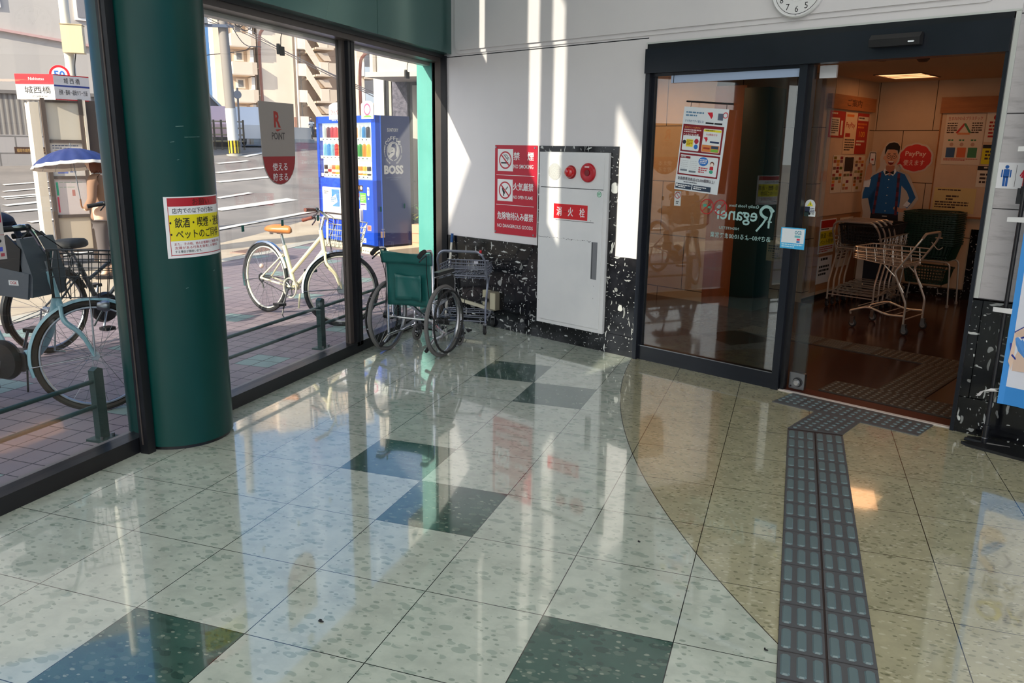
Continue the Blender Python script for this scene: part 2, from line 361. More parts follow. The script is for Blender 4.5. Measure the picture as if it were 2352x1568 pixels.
def marble():
    a=NT('marble_tile',.35,.4); p=a.co('Object'); n=a.noise(a.co('Object',(1,1,5),(0,.5,0)),5,6,.65); f=a.step(n,.5,.72)
    sp=a.n('SeparateXYZ'); a.put(sp.inputs[0],p); v=a.math('FRACT',a.math('DIVIDE',a.math('SUBTRACT',sp.outputs[2],.785),.502)); g=a.math('LESS_THAN',v,.012)
    a.base(a.mix(g,a.mix(f,(188,184,186),(160,155,157)),(58,56,58)))
marble()
def dark_floor():
    a=NT('dark_floor',.16,.5); p=a.co('Object'); n=a.noise(a.co('Object',(1,14,1)),4,5,.6)
    sp=a.n('SeparateXYZ'); a.put(sp.inputs[0],p); fu=a.math('FRACT',a.math('DIVIDE',sp.outputs[0],.6)); fv=a.math('FRACT',a.math('DIVIDE',sp.outputs[1],.6)); g=a.math('MAXIMUM',a.math('LESS_THAN',fu,.006),a.math('LESS_THAN',fv,.006))
    a.base(a.mix(g,a.mix(n,(44,26,20),(66,38,28)),(16,10,8)))
dark_floor()
def paving():
    a=NT('paving',.7,.3); p=a.co('Object'); sp=a.n('SeparateXYZ'); a.put(sp.inputs[0],p)
    def fr(o,d,off=0): return a.math('FRACT',a.math('DIVIDE',a.math('ADD',o,off),d))
    fx=fr(sp.outputs[0],.15,.12); fy=fr(sp.outputs[1],.15,.06); g=a.math('MAXIMUM',a.math('LESS_THAN',fx,.05),a.math('LESS_THAN',fy,.05))
    cx=a.math('FLOOR',a.math('DIVIDE',a.math('ADD',sp.outputs[0],.12),.3)); cy=a.math('FLOOR',a.math('DIVIDE',a.math('ADD',sp.outputs[1],.21),.3))
    mx=a.math('ABSOLUTE',a.math('MODULO',a.math('ADD',cx,40),4)); my=a.math('ABSOLUTE',a.math('MODULO',a.math('ADD',cy,39),4))
    t=a.math('MULTIPLY',a.math('COMPARE',mx,0,.4),a.math('COMPARE',my,1,.4)); cm=a.n('CombineXYZ'); a.put(cm.inputs[0],a.math('FLOOR',a.math('DIVIDE',a.math('ADD',sp.outputs[0],.12),.15))); a.put(cm.inputs[1],a.math('FLOOR',a.math('DIVIDE',a.math('ADD',sp.outputs[1],.06),.15)))
    wn=a.n('TexWhiteNoise'); a.put(wn.inputs[0],cm); n=a.noise(p,5,5,.6)
    c=a.mix(a.math('MULTIPLY',wn.outputs[0],.5),(136,122,128),(158,142,144)); c=a.mix(a.math('MULTIPLY',n,.4),c,(120,108,112)); c=a.mix(t,c,(132,150,146)); a.base(a.mix(g,c,(58,52,60)))
paving()
def masonry(name,ca,cb,cm,sc_,bw=.5,rh=.25,ms=.02):
    a=NT(name,.85,.3); p=a.co('Object'); sp=a.n('SeparateXYZ'); a.put(sp.inputs[0],p); cb_=a.n('CombineXYZ'); a.put(cb_.inputs[0],a.math('ADD',sp.outputs[0],sp.outputs[1])); a.put(cb_.inputs[1],sp.outputs[2])
    b=a.n('TexBrick',{'Scale':sc_,'Vector':cb_,'Color1':col(ca),'Color2':col(cb),'Mortar':col(cm),'Mortar Size':ms,'Brick Width':bw,'Row Height':rh}); a.base(a.mix(a.math('MULTIPLY',a.noise(p,3,5),.5),b.outputs[0],ca)); a.bump(b.outputs[1],-.6,.02)
masonry('stone_blocks',(168,162,160),(144,140,138),(92,90,88),1.0,.75,.42)
def corrug(name,c0,c1,per,ax=0):
    a=NT(name,.6,.3); sp=a.n('SeparateXYZ'); a.put(sp.inputs[0],a.co('Object')); f=a.math('ABSOLUTE',a.math('SUBTRACT',a.math('FRACT',a.math('DIVIDE',sp.outputs[ax],per)),.5)); a.base(a.mix(a.step(f,.1,.4),c0,c1)); a.bump(f,.6,.03)
corrug('corrugated',(150,144,138),(116,110,106),.12); corrug('panel_lines',(186,178,172),(188,180,174),1.1)
# ---------------------------------------------------------------- lobby floor
b=B(); dark={(1,-1),(4,0),(2,2),(1,3),(1,7),(2,6),(5,-4),(9,-2),(10,1)}
for i in range(-2,20):
    for j in range(-20,13):
        x0=max(i*.45,GX-.12); b.add([(x0,j*.45,0),((i+1)*.45,j*.45,0),((i+1)*.45,(j+1)*.45,0),(x0,(j+1)*.45,0)],[(0,1,2,3)],DF if (i,j) in dark else LF)
fl=b.obj('floor',smooth=False); bm=bmesh.new(); bm.from_mesh(fl.data); n=WM.to_3x3()@V((0,1,0)); p=wl(0,.06)
bmesh.ops.bisect_plane(bm,geom=bm.verts[:]+bm.edges[:]+bm.faces[:],plane_co=p,plane_no=n,clear_outer=True)
bm.to_mesh(fl.data); bm.free(); struct(fl)
# ---------------------------------------------------------------- door wall (wall_back) in wall coordinates
W_=lambda b,name,parent=None,**k: struct_or(b.obj(name,parent,mw=WM if parent is None else None,**k),parent)
def struct_or(o,parent):
    if parent is None: struct(o)
    return o
b=B(); wp='wall_paint'
b.bx(.0,0,.782,1.30,.12,2.345,wp).bx(1.30,0,1.597,2.095,.12,2.345,wp).bx(2.095,0,.77,2.312,.12,2.345,wp)
b.bx(1.30,.05,0,2.10,.12,1.6,wp)
b.bx(0,0,2.352,7,.12,5.2,wp).bx(2.312,0,2.306,4.63,.14,2.352,wp).bx(0,0.0,2.345,2.312,.12,2.352,'frame_black')
W_(b,'wall_back')
b=B(); b.rbx(.30,-.028,2.395,4.50,0,5.0,wp,.06,5,'y'); b.rbx(.28,-.012,2.365,4.52,0,5.03,wp,.07,5,'y'); W_(b,'trim_1',ang=.4)
b=B(); b.bx(4.605,-.012,.79,4.628,.02,2.31,K((196,200,196),.4)).bx(2.306,-.008,.77,2.316,.02,2.306,K((196,200,196),.4)).bx(2.30,-.012,2.306,4.63,0,2.318,K((200,204,200),.4)); W_(b,'trim_2')
b=B(); b.bx(4.628,0,.785,7,.12,2.352,'marble_tile'); W_(b,'wall_right_of_door')
b=B(); b.bx(.165,-.012,.16,.66,.12,.782,'granite').bx(.662,-.012,.16,1.32,.12,.782,'granite').bx(.165,-.016,0,1.32,.12,.158,'granite').bx(1.32,-.016,0,2.035,.12,.14,'granite').bx(2.035,-.016,0,2.31,.12,.158,'granite').bx(2.03,-.012,.16,2.312,.12,.768,'granite')
b.bx(1.297,-.012,1.553,2.097,.1,1.597,'granite').bx(2.03,-.012,.768,2.097,.1,1.553,'granite').bx(1.297,-.012,.782,1.325,.1,1.553,'granite'); W_(b,'baseboard_back')
b=B(); b.bx(4.60,-.02,.215,4.655,.16,.78,'granite').bx(4.657,-.012,.215,7,.12,.78,'granite').bx(4.60,-.024,0,7,.14,.212,'granite').bx(4.60,.12,0,4.66,.2,2.1,'door_black'); W_(b,'baseboard_right')
# corner jamb and upper end strip
b=B(); b.bx(-.592,4.95,0,-.54,5.06,2.36,'frame_black').bx(-.648,4.95,0,-.592,5.06,2.36,'frame_brown').bx(-.70,5.0,0,-.54,5.12,2.36,'frame_black'); struct(b.obj('trim_3'))
# ---------------------------------------------------------------- shopfront (glazed left wall) : sill, mullions, fascia, clerestory above
def GB(b,name,k='structure'):
    o=b.obj(name); 
    if k: o['kind']=k
    return o
b=B(); b.bx(GX-.16,-9,0,GX,5.0,.052,'frame_black').bx(GX-.10,-9,.052,GX,5.0,.082,'frame_black').bx(GX-.16,-9,.04,GX-.105,5.0,.066,K((120,112,112),.35)); GB(b,'sill_left')
b=B(); b.bx(GX-.14,-9,2.31,GX+.035,5.06,2.345,'frame_brown').bx(GX-.02,-9,2.345,GX+.06,5.06,2.372,'frame_black').bx(GX-.16,-9,2.285,GX-.09,5.02,2.31,K((196,186,180),.4)); GB(b,'trim_4')
def mull(name,y0,y1,ch):
    b=B(); b.bx(GX-(.075 if ch else .033),y0,.05,GX-.03,y1,2.33,'frame_brown' if ch else 'frame_black').bx(GX-.035,y0+.05,.05,GX,y1-.02,2.33,'frame_black').bx(GX-.04,y0+.085,.06,GX+.004,y0+.092,2.33,'frame_black'); return GB(b,name)
mull('trim_5',3.37,3.53,True); b=B(); b.bx(-.62,1.15,0,-.566,1.2,2.345,'frame_black').bx(-.60,1.146,.05,-.594,1.15,2.33,'frame_brown'); GB(b,'trim_6'); mull('trim_7',-1.0,-.86,False); mull('trim_8',-4.2,-4.06,False)
for i,(y0,y1) in enumerate(((-8.9,-4.2),(-4.06,-1.0),(-.86,1.23),(1.70,3.37),(3.53,4.98))):
    b=B(); b.bx(GX-.058,y0,.05,GX-.05,y1,2.32,'glass_shop'); GB(b,'window_%d'%(i+1))
# fascia with a seam, above it panels that leave tall slots (the stripes of sun on the door wall come through them)
b=B(); ZF=2.372; X0,X1=GX-.11,GX+.145
slots=((-1.68,-.84),(.545,.975),(1.30,1.726),(3.06,3.32))
b.bx(X0,-9,ZF,X1,2.2,2.62,'fascia').bx(X0,2.2,ZF,X1,3.60,2.87,'fascia').bx(X0,3.606,ZF,X1,5.0,2.87,'fascia').bx(X0,3.6,ZF+.002,X1-.006,3.606,2.87,'frame_black')
y=-9
for a_,c_ in slots+((5.06,5.06),):
    b.bx(GX-.085,y,2.6,GX-.055,a_,5.2,'fascia')
    if a_<5: b.bx(GX-.085,a_,2.6,GX-.055,c_,{-1.68:2.9,.545:2.98,1.30:3.07,3.06:3.22}[a_],'fascia')
    y=c_
b.bx(GX-.085,-9,5.0,GX-.055,5.05,5.25,'fascia'); GB(b,'wall_left')
b=B(); 
for a_,c_ in slots: b.bx(GX-.072,a_,2.9,GX-.067,c_,5.0,'glass_shop')
GB(b,'window_6')
# column
b=B(); cx,cy,cr=-.63,1.475,.270; b.cyl((cx,cy,.02),(cx,cy,2.372),cr,'col_green',72).cyl((cx,cy,0),(cx,cy,.02),cr-.012,'frame_black',48)
rr=random.Random(3)
for a_,z,l in ((-.5,1.66,.04),(-.35,1.61,.09),(-.62,1.585,.02),(-.52,1.5,.01),(.1,.93,.01),(-.55,.86,.012)):
    b.tube([(cx+(cr+.0005)*math.cos(a_+t*l/cr),cy+(cr+.0005)*math.sin(a_+t*l/cr),z+.003*t) for t in (0,.5,1)],.0012,K((120,150,144),.6),4)
co_=tag(b.obj('column'),'dark green round column standing between the two shop windows','column')
# outside pilasters, corner and beside the column
b=B(); b.bx(-.852,5.0,0,-.66,5.5,3.2,'teal'); struct(b.obj('pilaster_corner'))
# ---------------------------------------------------------------- rest of the lobby (behind and beside the camera) and roof
b=B(); b.bx(GX-.3,-9.2,5.2,9.2,6,5.35,K((225,225,222),.7)); struct(b.obj('ceiling'))
b=B(); b.bx(9,-9,0,9.2,6,1.0,wp).bx(9,-9,4.4,9.2,6,5.2,wp)
for y in range(-9,6,3): b.bx(9,y,1.0,9.2,y+.25,4.4,wp)
struct(b.obj('wall_right'))
b=B(); b.bx(GX,-9.2,0,9.2,-9,.6,wp).bx(GX,-9.2,4.4,9.2,-9,5.2,wp)
for x in (-.6,2,4.6,7.2,8.9): b.bx(x,-9.2,.6,x+.25,-9,4.4,wp)
struct(b.obj('wall_front'))
# unseen gable-shaped block, added to keep the low sun off the shop windows
b=B(); b.prism([(-.7,-.3),(-.7,2.78),(-2.80,6.07),(-4.6,3.1),(-4.6,-.3)],-4.6,-2.5,'beige_beam',lambda a,b_,c:(a,c,b_)); struct(b.obj('sun_blocker'))
# ---------------------------------------------------------------- ground outside
b=B(); cl=[(GX-.16,-9),(-4.0,-9),(-4.0,3.76),(-4.83,6.98),(-4.80,8.07),(-5.0,9.6),(-5.3,14),(GX-.16,14)]
b.add([(x,y,0) for x,y in cl],[tuple(range(len(cl)))[::-1]],'paving'); struct(b.obj('pavement',smooth=False))
cb=cl[1:7]; b=B()
for (a0,a1),(c0,c1) in zip(cb,cb[1:]): b.add([(a0,a1,.004),(a0-.22,a1,.004),(c0-.22,c1,.004),(c0,c1,.004)],[(0,1,2,3)],'concrete'); b.add([(a0-.22,a1,-.06),(a0-.22,a1,.004),(c0-.22,c1,.004),(c0-.22,c1,-.06)],[(0,1,2,3)],'concrete')
struct(b.obj('kerb',smooth=False))
b=B(); n1,n2=90,60; ex=V((-.632,.775,0)); ey=V((.775,.632,0)); vs=[]; fs=[]
qs=[-12+26*i/10 for i in range(10)]+[14+26*i/40 for i in range(40)]+[40+150*(i/20)**1.3 for i in range(21)]; ls=[-90+180*i/30 for i in range(31)]
for q in qs:
    for l in ls: p=CP+ex*q+ey*l; vs.append((min(p.x,GX-.4),p.y,gz(min(p.x,GX-.4),p.y)-.012-(.02 if q<14 else 0)))
N=len(ls); fs=[(i*N+j,(i+1)*N+j,(i+1)*N+j+1,i*N+j+1) for i in range(len(qs)-1) for j in range(N-1)]
b.add(vs,fs,'asphalt'); struct(b.obj('street'))
def strip(pts,wd,m,name,lift=.0):
    b=B(); P=[V((x,y,0)) for x,y in pts]; n=0; seg=[]
    for a_,c_ in zip(P,P[1:]):
        k=max(1,int((c_-a_).length/1.0)); seg+=[a_.lerp(c_,i/k) for i in range(k)]
    seg.append(P[-1]); vs=[]
    for i,p in enumerate(seg):
        d=(seg[min(i+1,len(seg)-1)]-seg[max(i-1,0)]).normalized(); nn=V((-d.y,d.x,0))*wd/2
        for q in (p-nn,p+nn): vs.append((q.x,q.y,gz(q.x,q.y)+.004+lift))
    b.add(vs,[(2*i,2*i+1,2*i+3,2*i+2) for i in range(len(seg)-1)],m); return struct(b.obj(name,smooth=False))
strip([(-4.75,-6),(-4.75,3.6),(-5.6,7.2),(-5.75,9.8),(-6.05,14)],1.1,'apron','apron_strip',-.006)
for pts,wd in (([(-7.5,-2),(-7.35,6),(-7.14,10.4),(-6.94,12.8),(-6.8,16)],.16),([(-8.65,11.7),(-8.3,13.9)],.34),([(-9.68,13.05),(-9.5,14.0)],.16),([(-10.99,14.7),(-10.3,16.6)],.2),([(-11.9,15.8),(-11.45,17.6)],.2),
    ([(-12.9,17.1),(-12.6,18.1)],.2),([(-13.2,18.7),(-13.3,19.9)],.2),([(-14.3,11.6),(-13.9,12.5)],.14),([(-13.65,11.05),(-13.3,11.95)],.12),([(-13.15,10.6),(-12.75,11.5)],.14),([(-12.95,10.5),(-12.6,11.4)],.1),([(-12.32,9.97),(-12.1,10.9)],.2),([(-11.6,9.4),(-11.3,10.2)],.2),([(-10.33,8.8),(-10.2,9.3)],.18)):
    strip(pts,wd,'paint_line','road_marking')
b=B(); b.bx(-5.35,7.9,.0,-5.0,8.6,.012,K((168,140,128),.8)); 
for i in range(14): b.bx(-5.33,7.93+i*.048,.012,-5.02,7.95+i*.048,.02,K((110,88,82),.8))
tag(b.obj('drain_grate'),'rusty slatted drain grate by the kerb behind the cream bicycle','drain')
# ---------------------------------------------------------------- wall sign, hydrant cabinet, clock, sensor
RED=K((184,28,50),.35); WH=K((232,232,232),.5); BK=K((24,24,28),.5)
def wthing(name,label,cat,s,z,t=0,group=None): return thing(name,label,cat,WM@M.Translation((s,t,z)),group)
t=wthing('warning_sign','red wall sign with no smoking, no open flame and no dangerous goods panels','sign',.785,1.598)
b=B(); b.rbx(0,-.006,-.752,.489,0,0,RED,.006,2,'y'); b.obj('panel',t)
s=Sheet(0,0,-.006)
def nosym(s,u,v):
    s.rect(u,v,.182,.184,WH).lay(); s.ring(u+.091,v+.092,.062,.074,RED,36); s.lay()
for v in (.032,.284): nosym(s,.033,v)
s.rect(.075,.141,.085,.012,BK).path([(.108,.072),(.112,.088),(.128,.092),(.132,.106),(.150,.110),(.152,.128)],.006,BK).path([(.125,.078),(.145,.084),(.152,.1),(.165,.104),(.165,.12)],.005,BK)
s.poly([(.092,.345),(.1,.352),(.105,.37),(.125,.39),(.12,.41),(.105,.405),(.095,.385),(.088,.365)],BK).line(.132,.372,.158,.345,.012,K((120,120,120))).rect(.104,.405,.012,.02,BK)
for v in (.032,.284): s.lay().line(.124-.052,v+.092-.048,.124+.052,v+.092+.05,.012,RED)
s.text('禁',.222,.056,.066,WH,.07,.03).text('煙',.382,.056,.066,WH,.07,.03).text('NO SMOKING',.222,.157,.033,WH,.226,.012).rect(.02,.247,.442,.004,WH)
s.text('火気厳禁',.222,.309,.064,WH,.23,.03).text('NO OPEN FLAME',.222,.415,.028,WH,.226,.010).rect(.02,.498,.442,.004,WH)
s.text('危険物持込み厳禁',.036,.56,.066,WH,.42,.025).text('NO DANGEROUS GOODS',.036,.664,.03,WH,.418,.010)
s.obj('lettering',t,smooth=False)
for u,v in ((.014,-.018),(.462,-.02),(.014,-.735),(.462,-.735)): 
    b=B(); b.cyl((u,-.006,v),(u,-.011,v),.008,'steel',14); b.obj('screw',t)
t=wthing('fire_hydrant_cabinet','tall white fire hydrant cabinet with red alarm lamps set in the black granite wall','cabinet',1.327,.145)
b=B(); b.bx(0,-.035,0,.698,.04,1.405,'white_metal'); b.obj('body',t); b=B(); WM2='white_metal'
b.rbx(.024,-.041,1.13,.662,-.035,1.38,WM2,.004,2,'y'); b.obj('alarm_panel',t)
b=B(); b.rbx(.024,-.041,.032,.662,-.035,1.124,WM2,.004,2,'y'); d=b.obj('door',t)
b=B(); b.bx(.568,-.0425,.428,.625,-.0405,.722,K((118,120,124),.4)).bx(.572,-.0435,.433,.580,-.0415,.718,K((70,72,76))); b.obj('recessed_handle',d)
s=Sheet(0,1.405,-.041); s.rect(.024,.277,.638,.004,BK).rect(.19,.532,.392,.0035,K((60,60,62)))
rr=random.Random(5)
for i in range(34):
    u=.008+.56*i/34; s.rect(u,.68+rr.uniform(-.004,.004),.017 if i<6 else rr.uniform(.002,.014),rr.uniform(.002,.006) if i>18 else .003,K((70,72,74)))
s.rect(.27,.463,.035,.004,BK)
for u,v in ((.6,1.13),(.6,1.03),(.02,1.22),(.55,.52)): s.disc(u,v,.003,K((90,90,92)),n=8)
s.obj('scratches',d,smooth=False)
s=Sheet(.168,1.0,-.041); s.rect(0,0,.348,.118,K((205,24,34),.35)).lay(); 
for i,ch in enumerate('消火栓'): s.text(ch,.032+i*.118,.024,.07,WH,.052,.02)
s.obj('name_plate',d,smooth=False)
s=Sheet(0,1.405,-.041); s.disc(.624,.313,.022,K((70,150,110))).lay().disc(.624,.313,.018,K((190,220,205))).lay().greek(.61,.303,.028,3,.007,K((70,150,110)),2); s.obj('round_sticker',d,smooth=False)
T=M.Translation((.169,-.041,1.252))@M.Rotation(PI/2,4,'X')
b=B(T); b.lathe([(.0,.0),(.066,.0),(.066,.003),(.0,.004)],K((205,205,202),.5),36); sp=b.obj('speaker_grille',t)
b=B(T)
for k in range(1,8): 
    for i in range(int(7*k)): a_=2*PI*i/(7*k); b.bx(.0085*k*math.cos(a_)-.0013,.0085*k*math.sin(a_)-.0013,.0036,.0085*k*math.cos(a_)+.0013,.0085*k*math.sin(a_)+.0013,.0043,K((110,110,108)))
b.obj('holes',sp)
b=B(M.Translation((.338,-.041,1.252))@M.Rotation(PI/2,4,'X')); b.lathe([(0,0),(.052,0),(.052,.008),(.046,.012)],K((150,20,28),.3),32).lathe([(.044,.01),(.043,.026),(.036,.042),(.02,.052),(.0,.055)],mat('red_lamp',(196,18,24),.12,0,.6,0,.6),32); b.obj('lamp',t)
b=B(M.Translation((.511,-.041,1.252))@M.Rotation(PI/2,4,'X')); b.lathe([(0,0),(.073,0),(.073,.01),(.066,.018),(.04,.02),(.03,.016),(.0,.016)],K((178,18,34),.25),36).lathe([(.024,.014),(.024,.02),(.0,.02)],K((120,24,30),.3),20).bx(-.022,.038,.018,.022,.05,.0215,K((225,190,190))); b.obj('alarm_button',t)
t=wthing('wall_clock','round white wall clock with black numerals above the sliding doors','clock',3.42,2.545,-.028)
b=B(M.Rotation(PI/2,4,'X')); b.lathe([(0,0),(.165,0),(.17,.01),(.17,.03),(.163,.04),(.155,.038),(.153,.028),(0,.028)],K((226,226,226),.35),64); b.obj('case',t)
s=Sheet(0,0,-.0282); s.ring(0,0,.146,.149,BK,64)
for i in range(12):
    a_=PI/2-2*PI*(i+1)/12; s.text(str(i+1),.118*math.cos(a_),-.118*math.sin(a_)-.018,.036,BK,None,.0,'c')
for i in range(60): a_=2*PI*i/60; s.disc(.075*math.cos(a_),-.075*math.sin(a_),.001,BK,n=5)
s.obj('dial',t,smooth=False)
s=Sheet(0,0,-.03); s.line(.0,.0,.03,-.055,.008,BK).line(0,0,-.06,-.085,.005,BK).line(-.01,-.02,.04,.07,.0015,BK).disc(0,0,.006,BK); s.obj('hands',t,smooth=False)
s=Sheet(0,0,-.036); s.poly([(-.006,.152),(.006,.152),(.004,.162),(-.004,.162)],BK); s.obj('knob',t,smooth=False)
t=wthing('door_sensor','black sensor box fixed on the dark band above the sliding door','sensor',3.90,2.165,-.055)
b=B(); b.prism([(-.0,.0),(-.055,.0),(-.062,.04),(-.03,.068),(0,.068)],0,.275,'black_plastic',lambda a,b_,c:(c,a,b_)); b.obj('housing',t,.3)
b=B(); b.rbx(.215,-.066,.014,.248,-.058,.022,K((235,240,245),.3),.004,3,'y'); b.obj('indicator_lamp',t)
# ---------------------------------------------------------------- sliding door assembly
b=B(); DB='door_black'
b.bx(2.316,-.045,2.105,4.60,.06,2.27,DB).bx(2.316,-.02,2.27,4.60,.09,2.305,'frame_black').bx(2.303,-.01,0,2.318,.12,2.27,'frame_black').bx(2.318,-.03,0,2.352,.06,2.105,DB).bx(4.585,-.03,.0,4.605,.14,2.27,DB); struct(b.obj('door_1_frame',mw=WM)); 
b=B(); b.bx(2.352,.0,.0,3.505,.055,.108,DB).bx(2.352,-.002,.108,3.46,.0,.113,'steel').bx(2.352,.005,2.085,3.46,.05,2.108,DB).bx(3.455,-.012,0,3.505,.055,2.105,DB).bx(3.505,.02,0,3.53,.075,2.105,'frame_black').bx(2.35,.01,.1,2.372,.05,2.1,DB); d=b.obj('door_1',mw=WM); struct(d)
b=B(); b.bx(2.365,.022,.108,3.457,.03,2.09,'glass_door'); g=b.obj('pane',mw=WM); g['kind']='structure'; g.name='door_1_pane'
b=B(); b.bx(2.51,.006,2.035,3.455,.018,2.098,K((160,178,206),.3)).bx(2.53,.004,2.035,2.534,.02,2.098,BK); struct(b.obj('door_1_rail',mw=WM)) 
b=B(); b.bx(3.53,.085,.12,3.652,.093,2.02,'glass_clear'); d=b.obj('door_2',mw=WM); struct(d)
b=B(); b.bx(3.545,.08,2.025,3.65,.1,2.10,K((206,206,210),.25)); struct(b.obj('door_2_clamp',mw=WM))
b=B(); b.rbx(3.545,.07,.012,3.652,.105,.125,'steel',.006,2,'y'); b.cyl((3.605,.068,.062),(3.605,.05,.062),.026,'steel',20).cyl((3.605,.05,.062),(3.605,.044,.062),.016,'chrome',20).torus((3.605,.066,.062),(0,1,0),.03,.004,K((60,60,62)),20,6).cyl((3.56,.07,.03),(3.56,.066,.03),.006,'frame_black',10); struct(b.obj('door_2_lock',mw=WM))
b=B(); b.bx(3.548,.094,.125,3.64,.097,.60,'frost'); struct(b.obj('door_2_film',mw=WM))
b=B(); b.bx(3.5,.0,-.004,4.6,.03,.006,K((205,196,188),.35)).bx(3.5,.03,-.004,4.6,.16,.004,K((74,34,28),.35)).bx(2.3,.06,-.004,3.5,.16,.004,'frame_black'); struct(b.obj('trim_9',mw=WM))
# stickers and lettering on the panes
def gthing(name,label,cat,s,z,t=.021,group=None): return wthing(name,label,cat,s,z,t,group)
MINT=K((150,186,182),.6)
s=Sheet(0,0,0)
def refl(pts,u,v,sc_): return [(u-x*sc_,v+y*sc_) for x,y in pts]
s.text('eganer',.30,.048,.09,MINT,.33,.012,'r',0,True)
s.path([(q.x,q.y) for q in bez([(.412,.038,0),(.385,.012,0),(.35,.006,0),(.322,.03,0),(.326,.058,0),(.352,.076,0),(.372,.082,0)],6)],.02,MINT).path([(q.x,q.y) for q in bez([(.385,.02,0),(.398,.05,0),(.386,.10,0),(.384,.146,0)],6)],.014,MINT).path([(.366,.075),(.34,.12),(.298,.172)],.013,MINT).line(.375,.104,.404,.104,.008,MINT)
s.text('Quality Foods Store',.305,0,.026,MINT,.22,.0,'r',0,True).text('NISHITETSU',.17,.158,.018,MINT,.15,.0,'r',0,True).text('あさ9:00~よる10:00まで営業',.405,.2,.038,MINT,.45,.008,'r',0,True)
t=s.obj('door_lettering',mw=WM@M.Translation((2.94,.021,1.225)),smooth=False); tag(t,'mint green shop lettering seen in reverse on the left sliding door','lettering')
for u,nm,lb in ((2.853,'prohibition_sticker','round red prohibition sticker with a green spot, left of the pair under the hanging poster'),(2.958,'prohibition_sticker','round red prohibition sticker, right of the pair beside the reversed lettering')):
    s=Sheet(); s.ring(0,0,.047,.053,K((176,34,40)),32).line(-.036,.036,.036,-.036,.006,K((176,34,40)))
    if u<2.9: s.disc(.0-.015,-.008,.016,K((70,150,128)),.011).disc(.02,.003,.012,K((70,150,128)),.008)
    else: s.poly([(-.03,0),(-.01,-.02),(.01,-.012),(-.005,.012)],K((140,160,160)))
    tag(s.obj(nm,mw=WM@M.Translation((u,.02,1.195)),smooth=False),lb,'sticker','prohibition stickers on the left door')
s=Sheet(); s.rect(-.026,-.03,.054,.105,K((196,200,198),.5)).lay().ring(0,0,.019,.024,K((170,40,46)),24).line(-.015,-.017,.015,.017,.005,K((170,40,46))).greek(-.012,.042,.026,2,.012,BK,4)
tag(s.obj('notice_sticker',mw=WM@M.Translation((2.612,.02,1.262)),smooth=False),'small white no-entry sticker at the lower left of the hanging poster','sticker')
s=Sheet(); s.poly([(-.034,.05)]+[(.034*math.cos(a_),-.034*math.sin(a_)) for a_ in [PI-PI*i/12 for i in range(13)]]+[(.034,.05)],K((205,210,214))).lay().poly([(-.034,.012),(.0,.012),(.0,.05),(-.034,.05)],K((40,48,72))).poly([(-.02,.008),(0,-.026),(.02,.008)],K((214,206,60))).lay().line(0,-.014,0,.002,.004,BK).greek(.004,.02,.026,3,.01,K((60,70,100)),3)
tag(s.obj('warning_sticker',mw=WM@M.Translation((3.566,.084,1.245)),smooth=False),'rounded white warning sticker with a yellow triangle on the clear glass strip','sticker')
s=Sheet(); s.rect(-.035,0,.075,.034,K((214,222,222))).lay().rect(-.035,0,.03,.034,K((40,60,58))).disc(.0,.017,.008,BK).rect(.014,.014,.018,.005,BK); tag(s.obj('small_label',mw=WM@M.Translation((3.566,.084,1.205)),smooth=False),'small rectangular green and white label under the yellow triangle sticker','sticker')
CY=K((70,176,226),.45)
s=Sheet(); s.rect(0,0,.165,.136,CY).lay().rect(.007,.007,.151,.092,K((222,228,232))).lay().text('oca',.094,.018,.024,K((60,140,160)),.045,.012).rect(.095,.048,.038,.014,K((110,180,190))).rect(.11,.068,.022,.012,K((214,60,90))).rect(.11,.083,.022,.012,K((60,130,190))).greek(.012,.106,.14,2,.013,K((190,226,240)),6)
tag(s.obj('card_sticker',mw=WM@M.Translation((3.432,-.016,1.1)),smooth=False),'light blue and white payment card sign straddling the door stile','sticker')
# hanging poster with its black rod
t=gthing('hanging_poster','tall white member card poster with dark red boxes hung before the left door glass','poster',2.655,1.872,-.03)
t.rotation_euler=(0,R(4.5),TH)
PW,PH=.345,.565; b=B(); b.bx(0,0,-PH,PW,.004,0,K((214,220,224),.4)); b.obj('sheet',t)
s=Sheet(0,0,0); MR=K((128,22,34)); 
s.text('すぐ作れてすぐ使える!',.018,.084,.017,K((40,90,140)),.15,.006).greek(.02,.03,.14,2,.02,K((90,130,160)),1,.5).poly([(.185,.03),(.225,.026),(.232,.05),(.222,.07),(.205,.05)],K((200,30,50))).rect(.27,.03,.04,.045,K((90,100,120))).rect(.182,.093,.062,.011,BK).rect(.25,.093,.06,.011,BK).ring(.325,.04,.014,.02,K((200,60,70)),20)
s.rect(.01,.115,.318,.185,MR).lay().rrect(.175,.135,.14,.155,.008,K((222,226,226))).rrect(.02,.19,.135,.1,.008,K((222,226,226))).lay()
s.text('楽天ポイントも貯まる!',.025,.128,.014,K((226,160,90)),.125,.006).greek(.022,.148,.135,2,.013,K((220,200,200)),4).text('こんなにもお得',.02,.176,.02,WH,.12,.02)
s.rect(.178,.14,.134,.014,K((226,214,50))).greek(.19,.142,.11,1,.012,BK,8).text('Edy機能付き',.2,.165,.016,K((190,40,50)),.085,.01).poly([(.18,.195),(.21,.19),(.215,.205),(.205,.225),(.195,.205)],K((200,30,50))).rect(.235,.215,.07,.012,K((30,50,90))).rect(.178,.242,.134,.046,K((214,130,70))).lay().rect(.19,.258,.05,.012,K((160,60,40))).rect(.25,.246,.055,.018,K((50,66,90))).rect(.25,.267,.055,.018,K((120,180,70)))
s.rect(.05,.215,.055,.05,K((226,206,50))).disc(.035,.235,.014,K((40,40,60))).disc(.13,.225,.017,K((170,40,60))).disc(.13,.262,.016,K((40,110,190))).greek(.055,.22,.045,4,.01,K((200,60,40)),9)
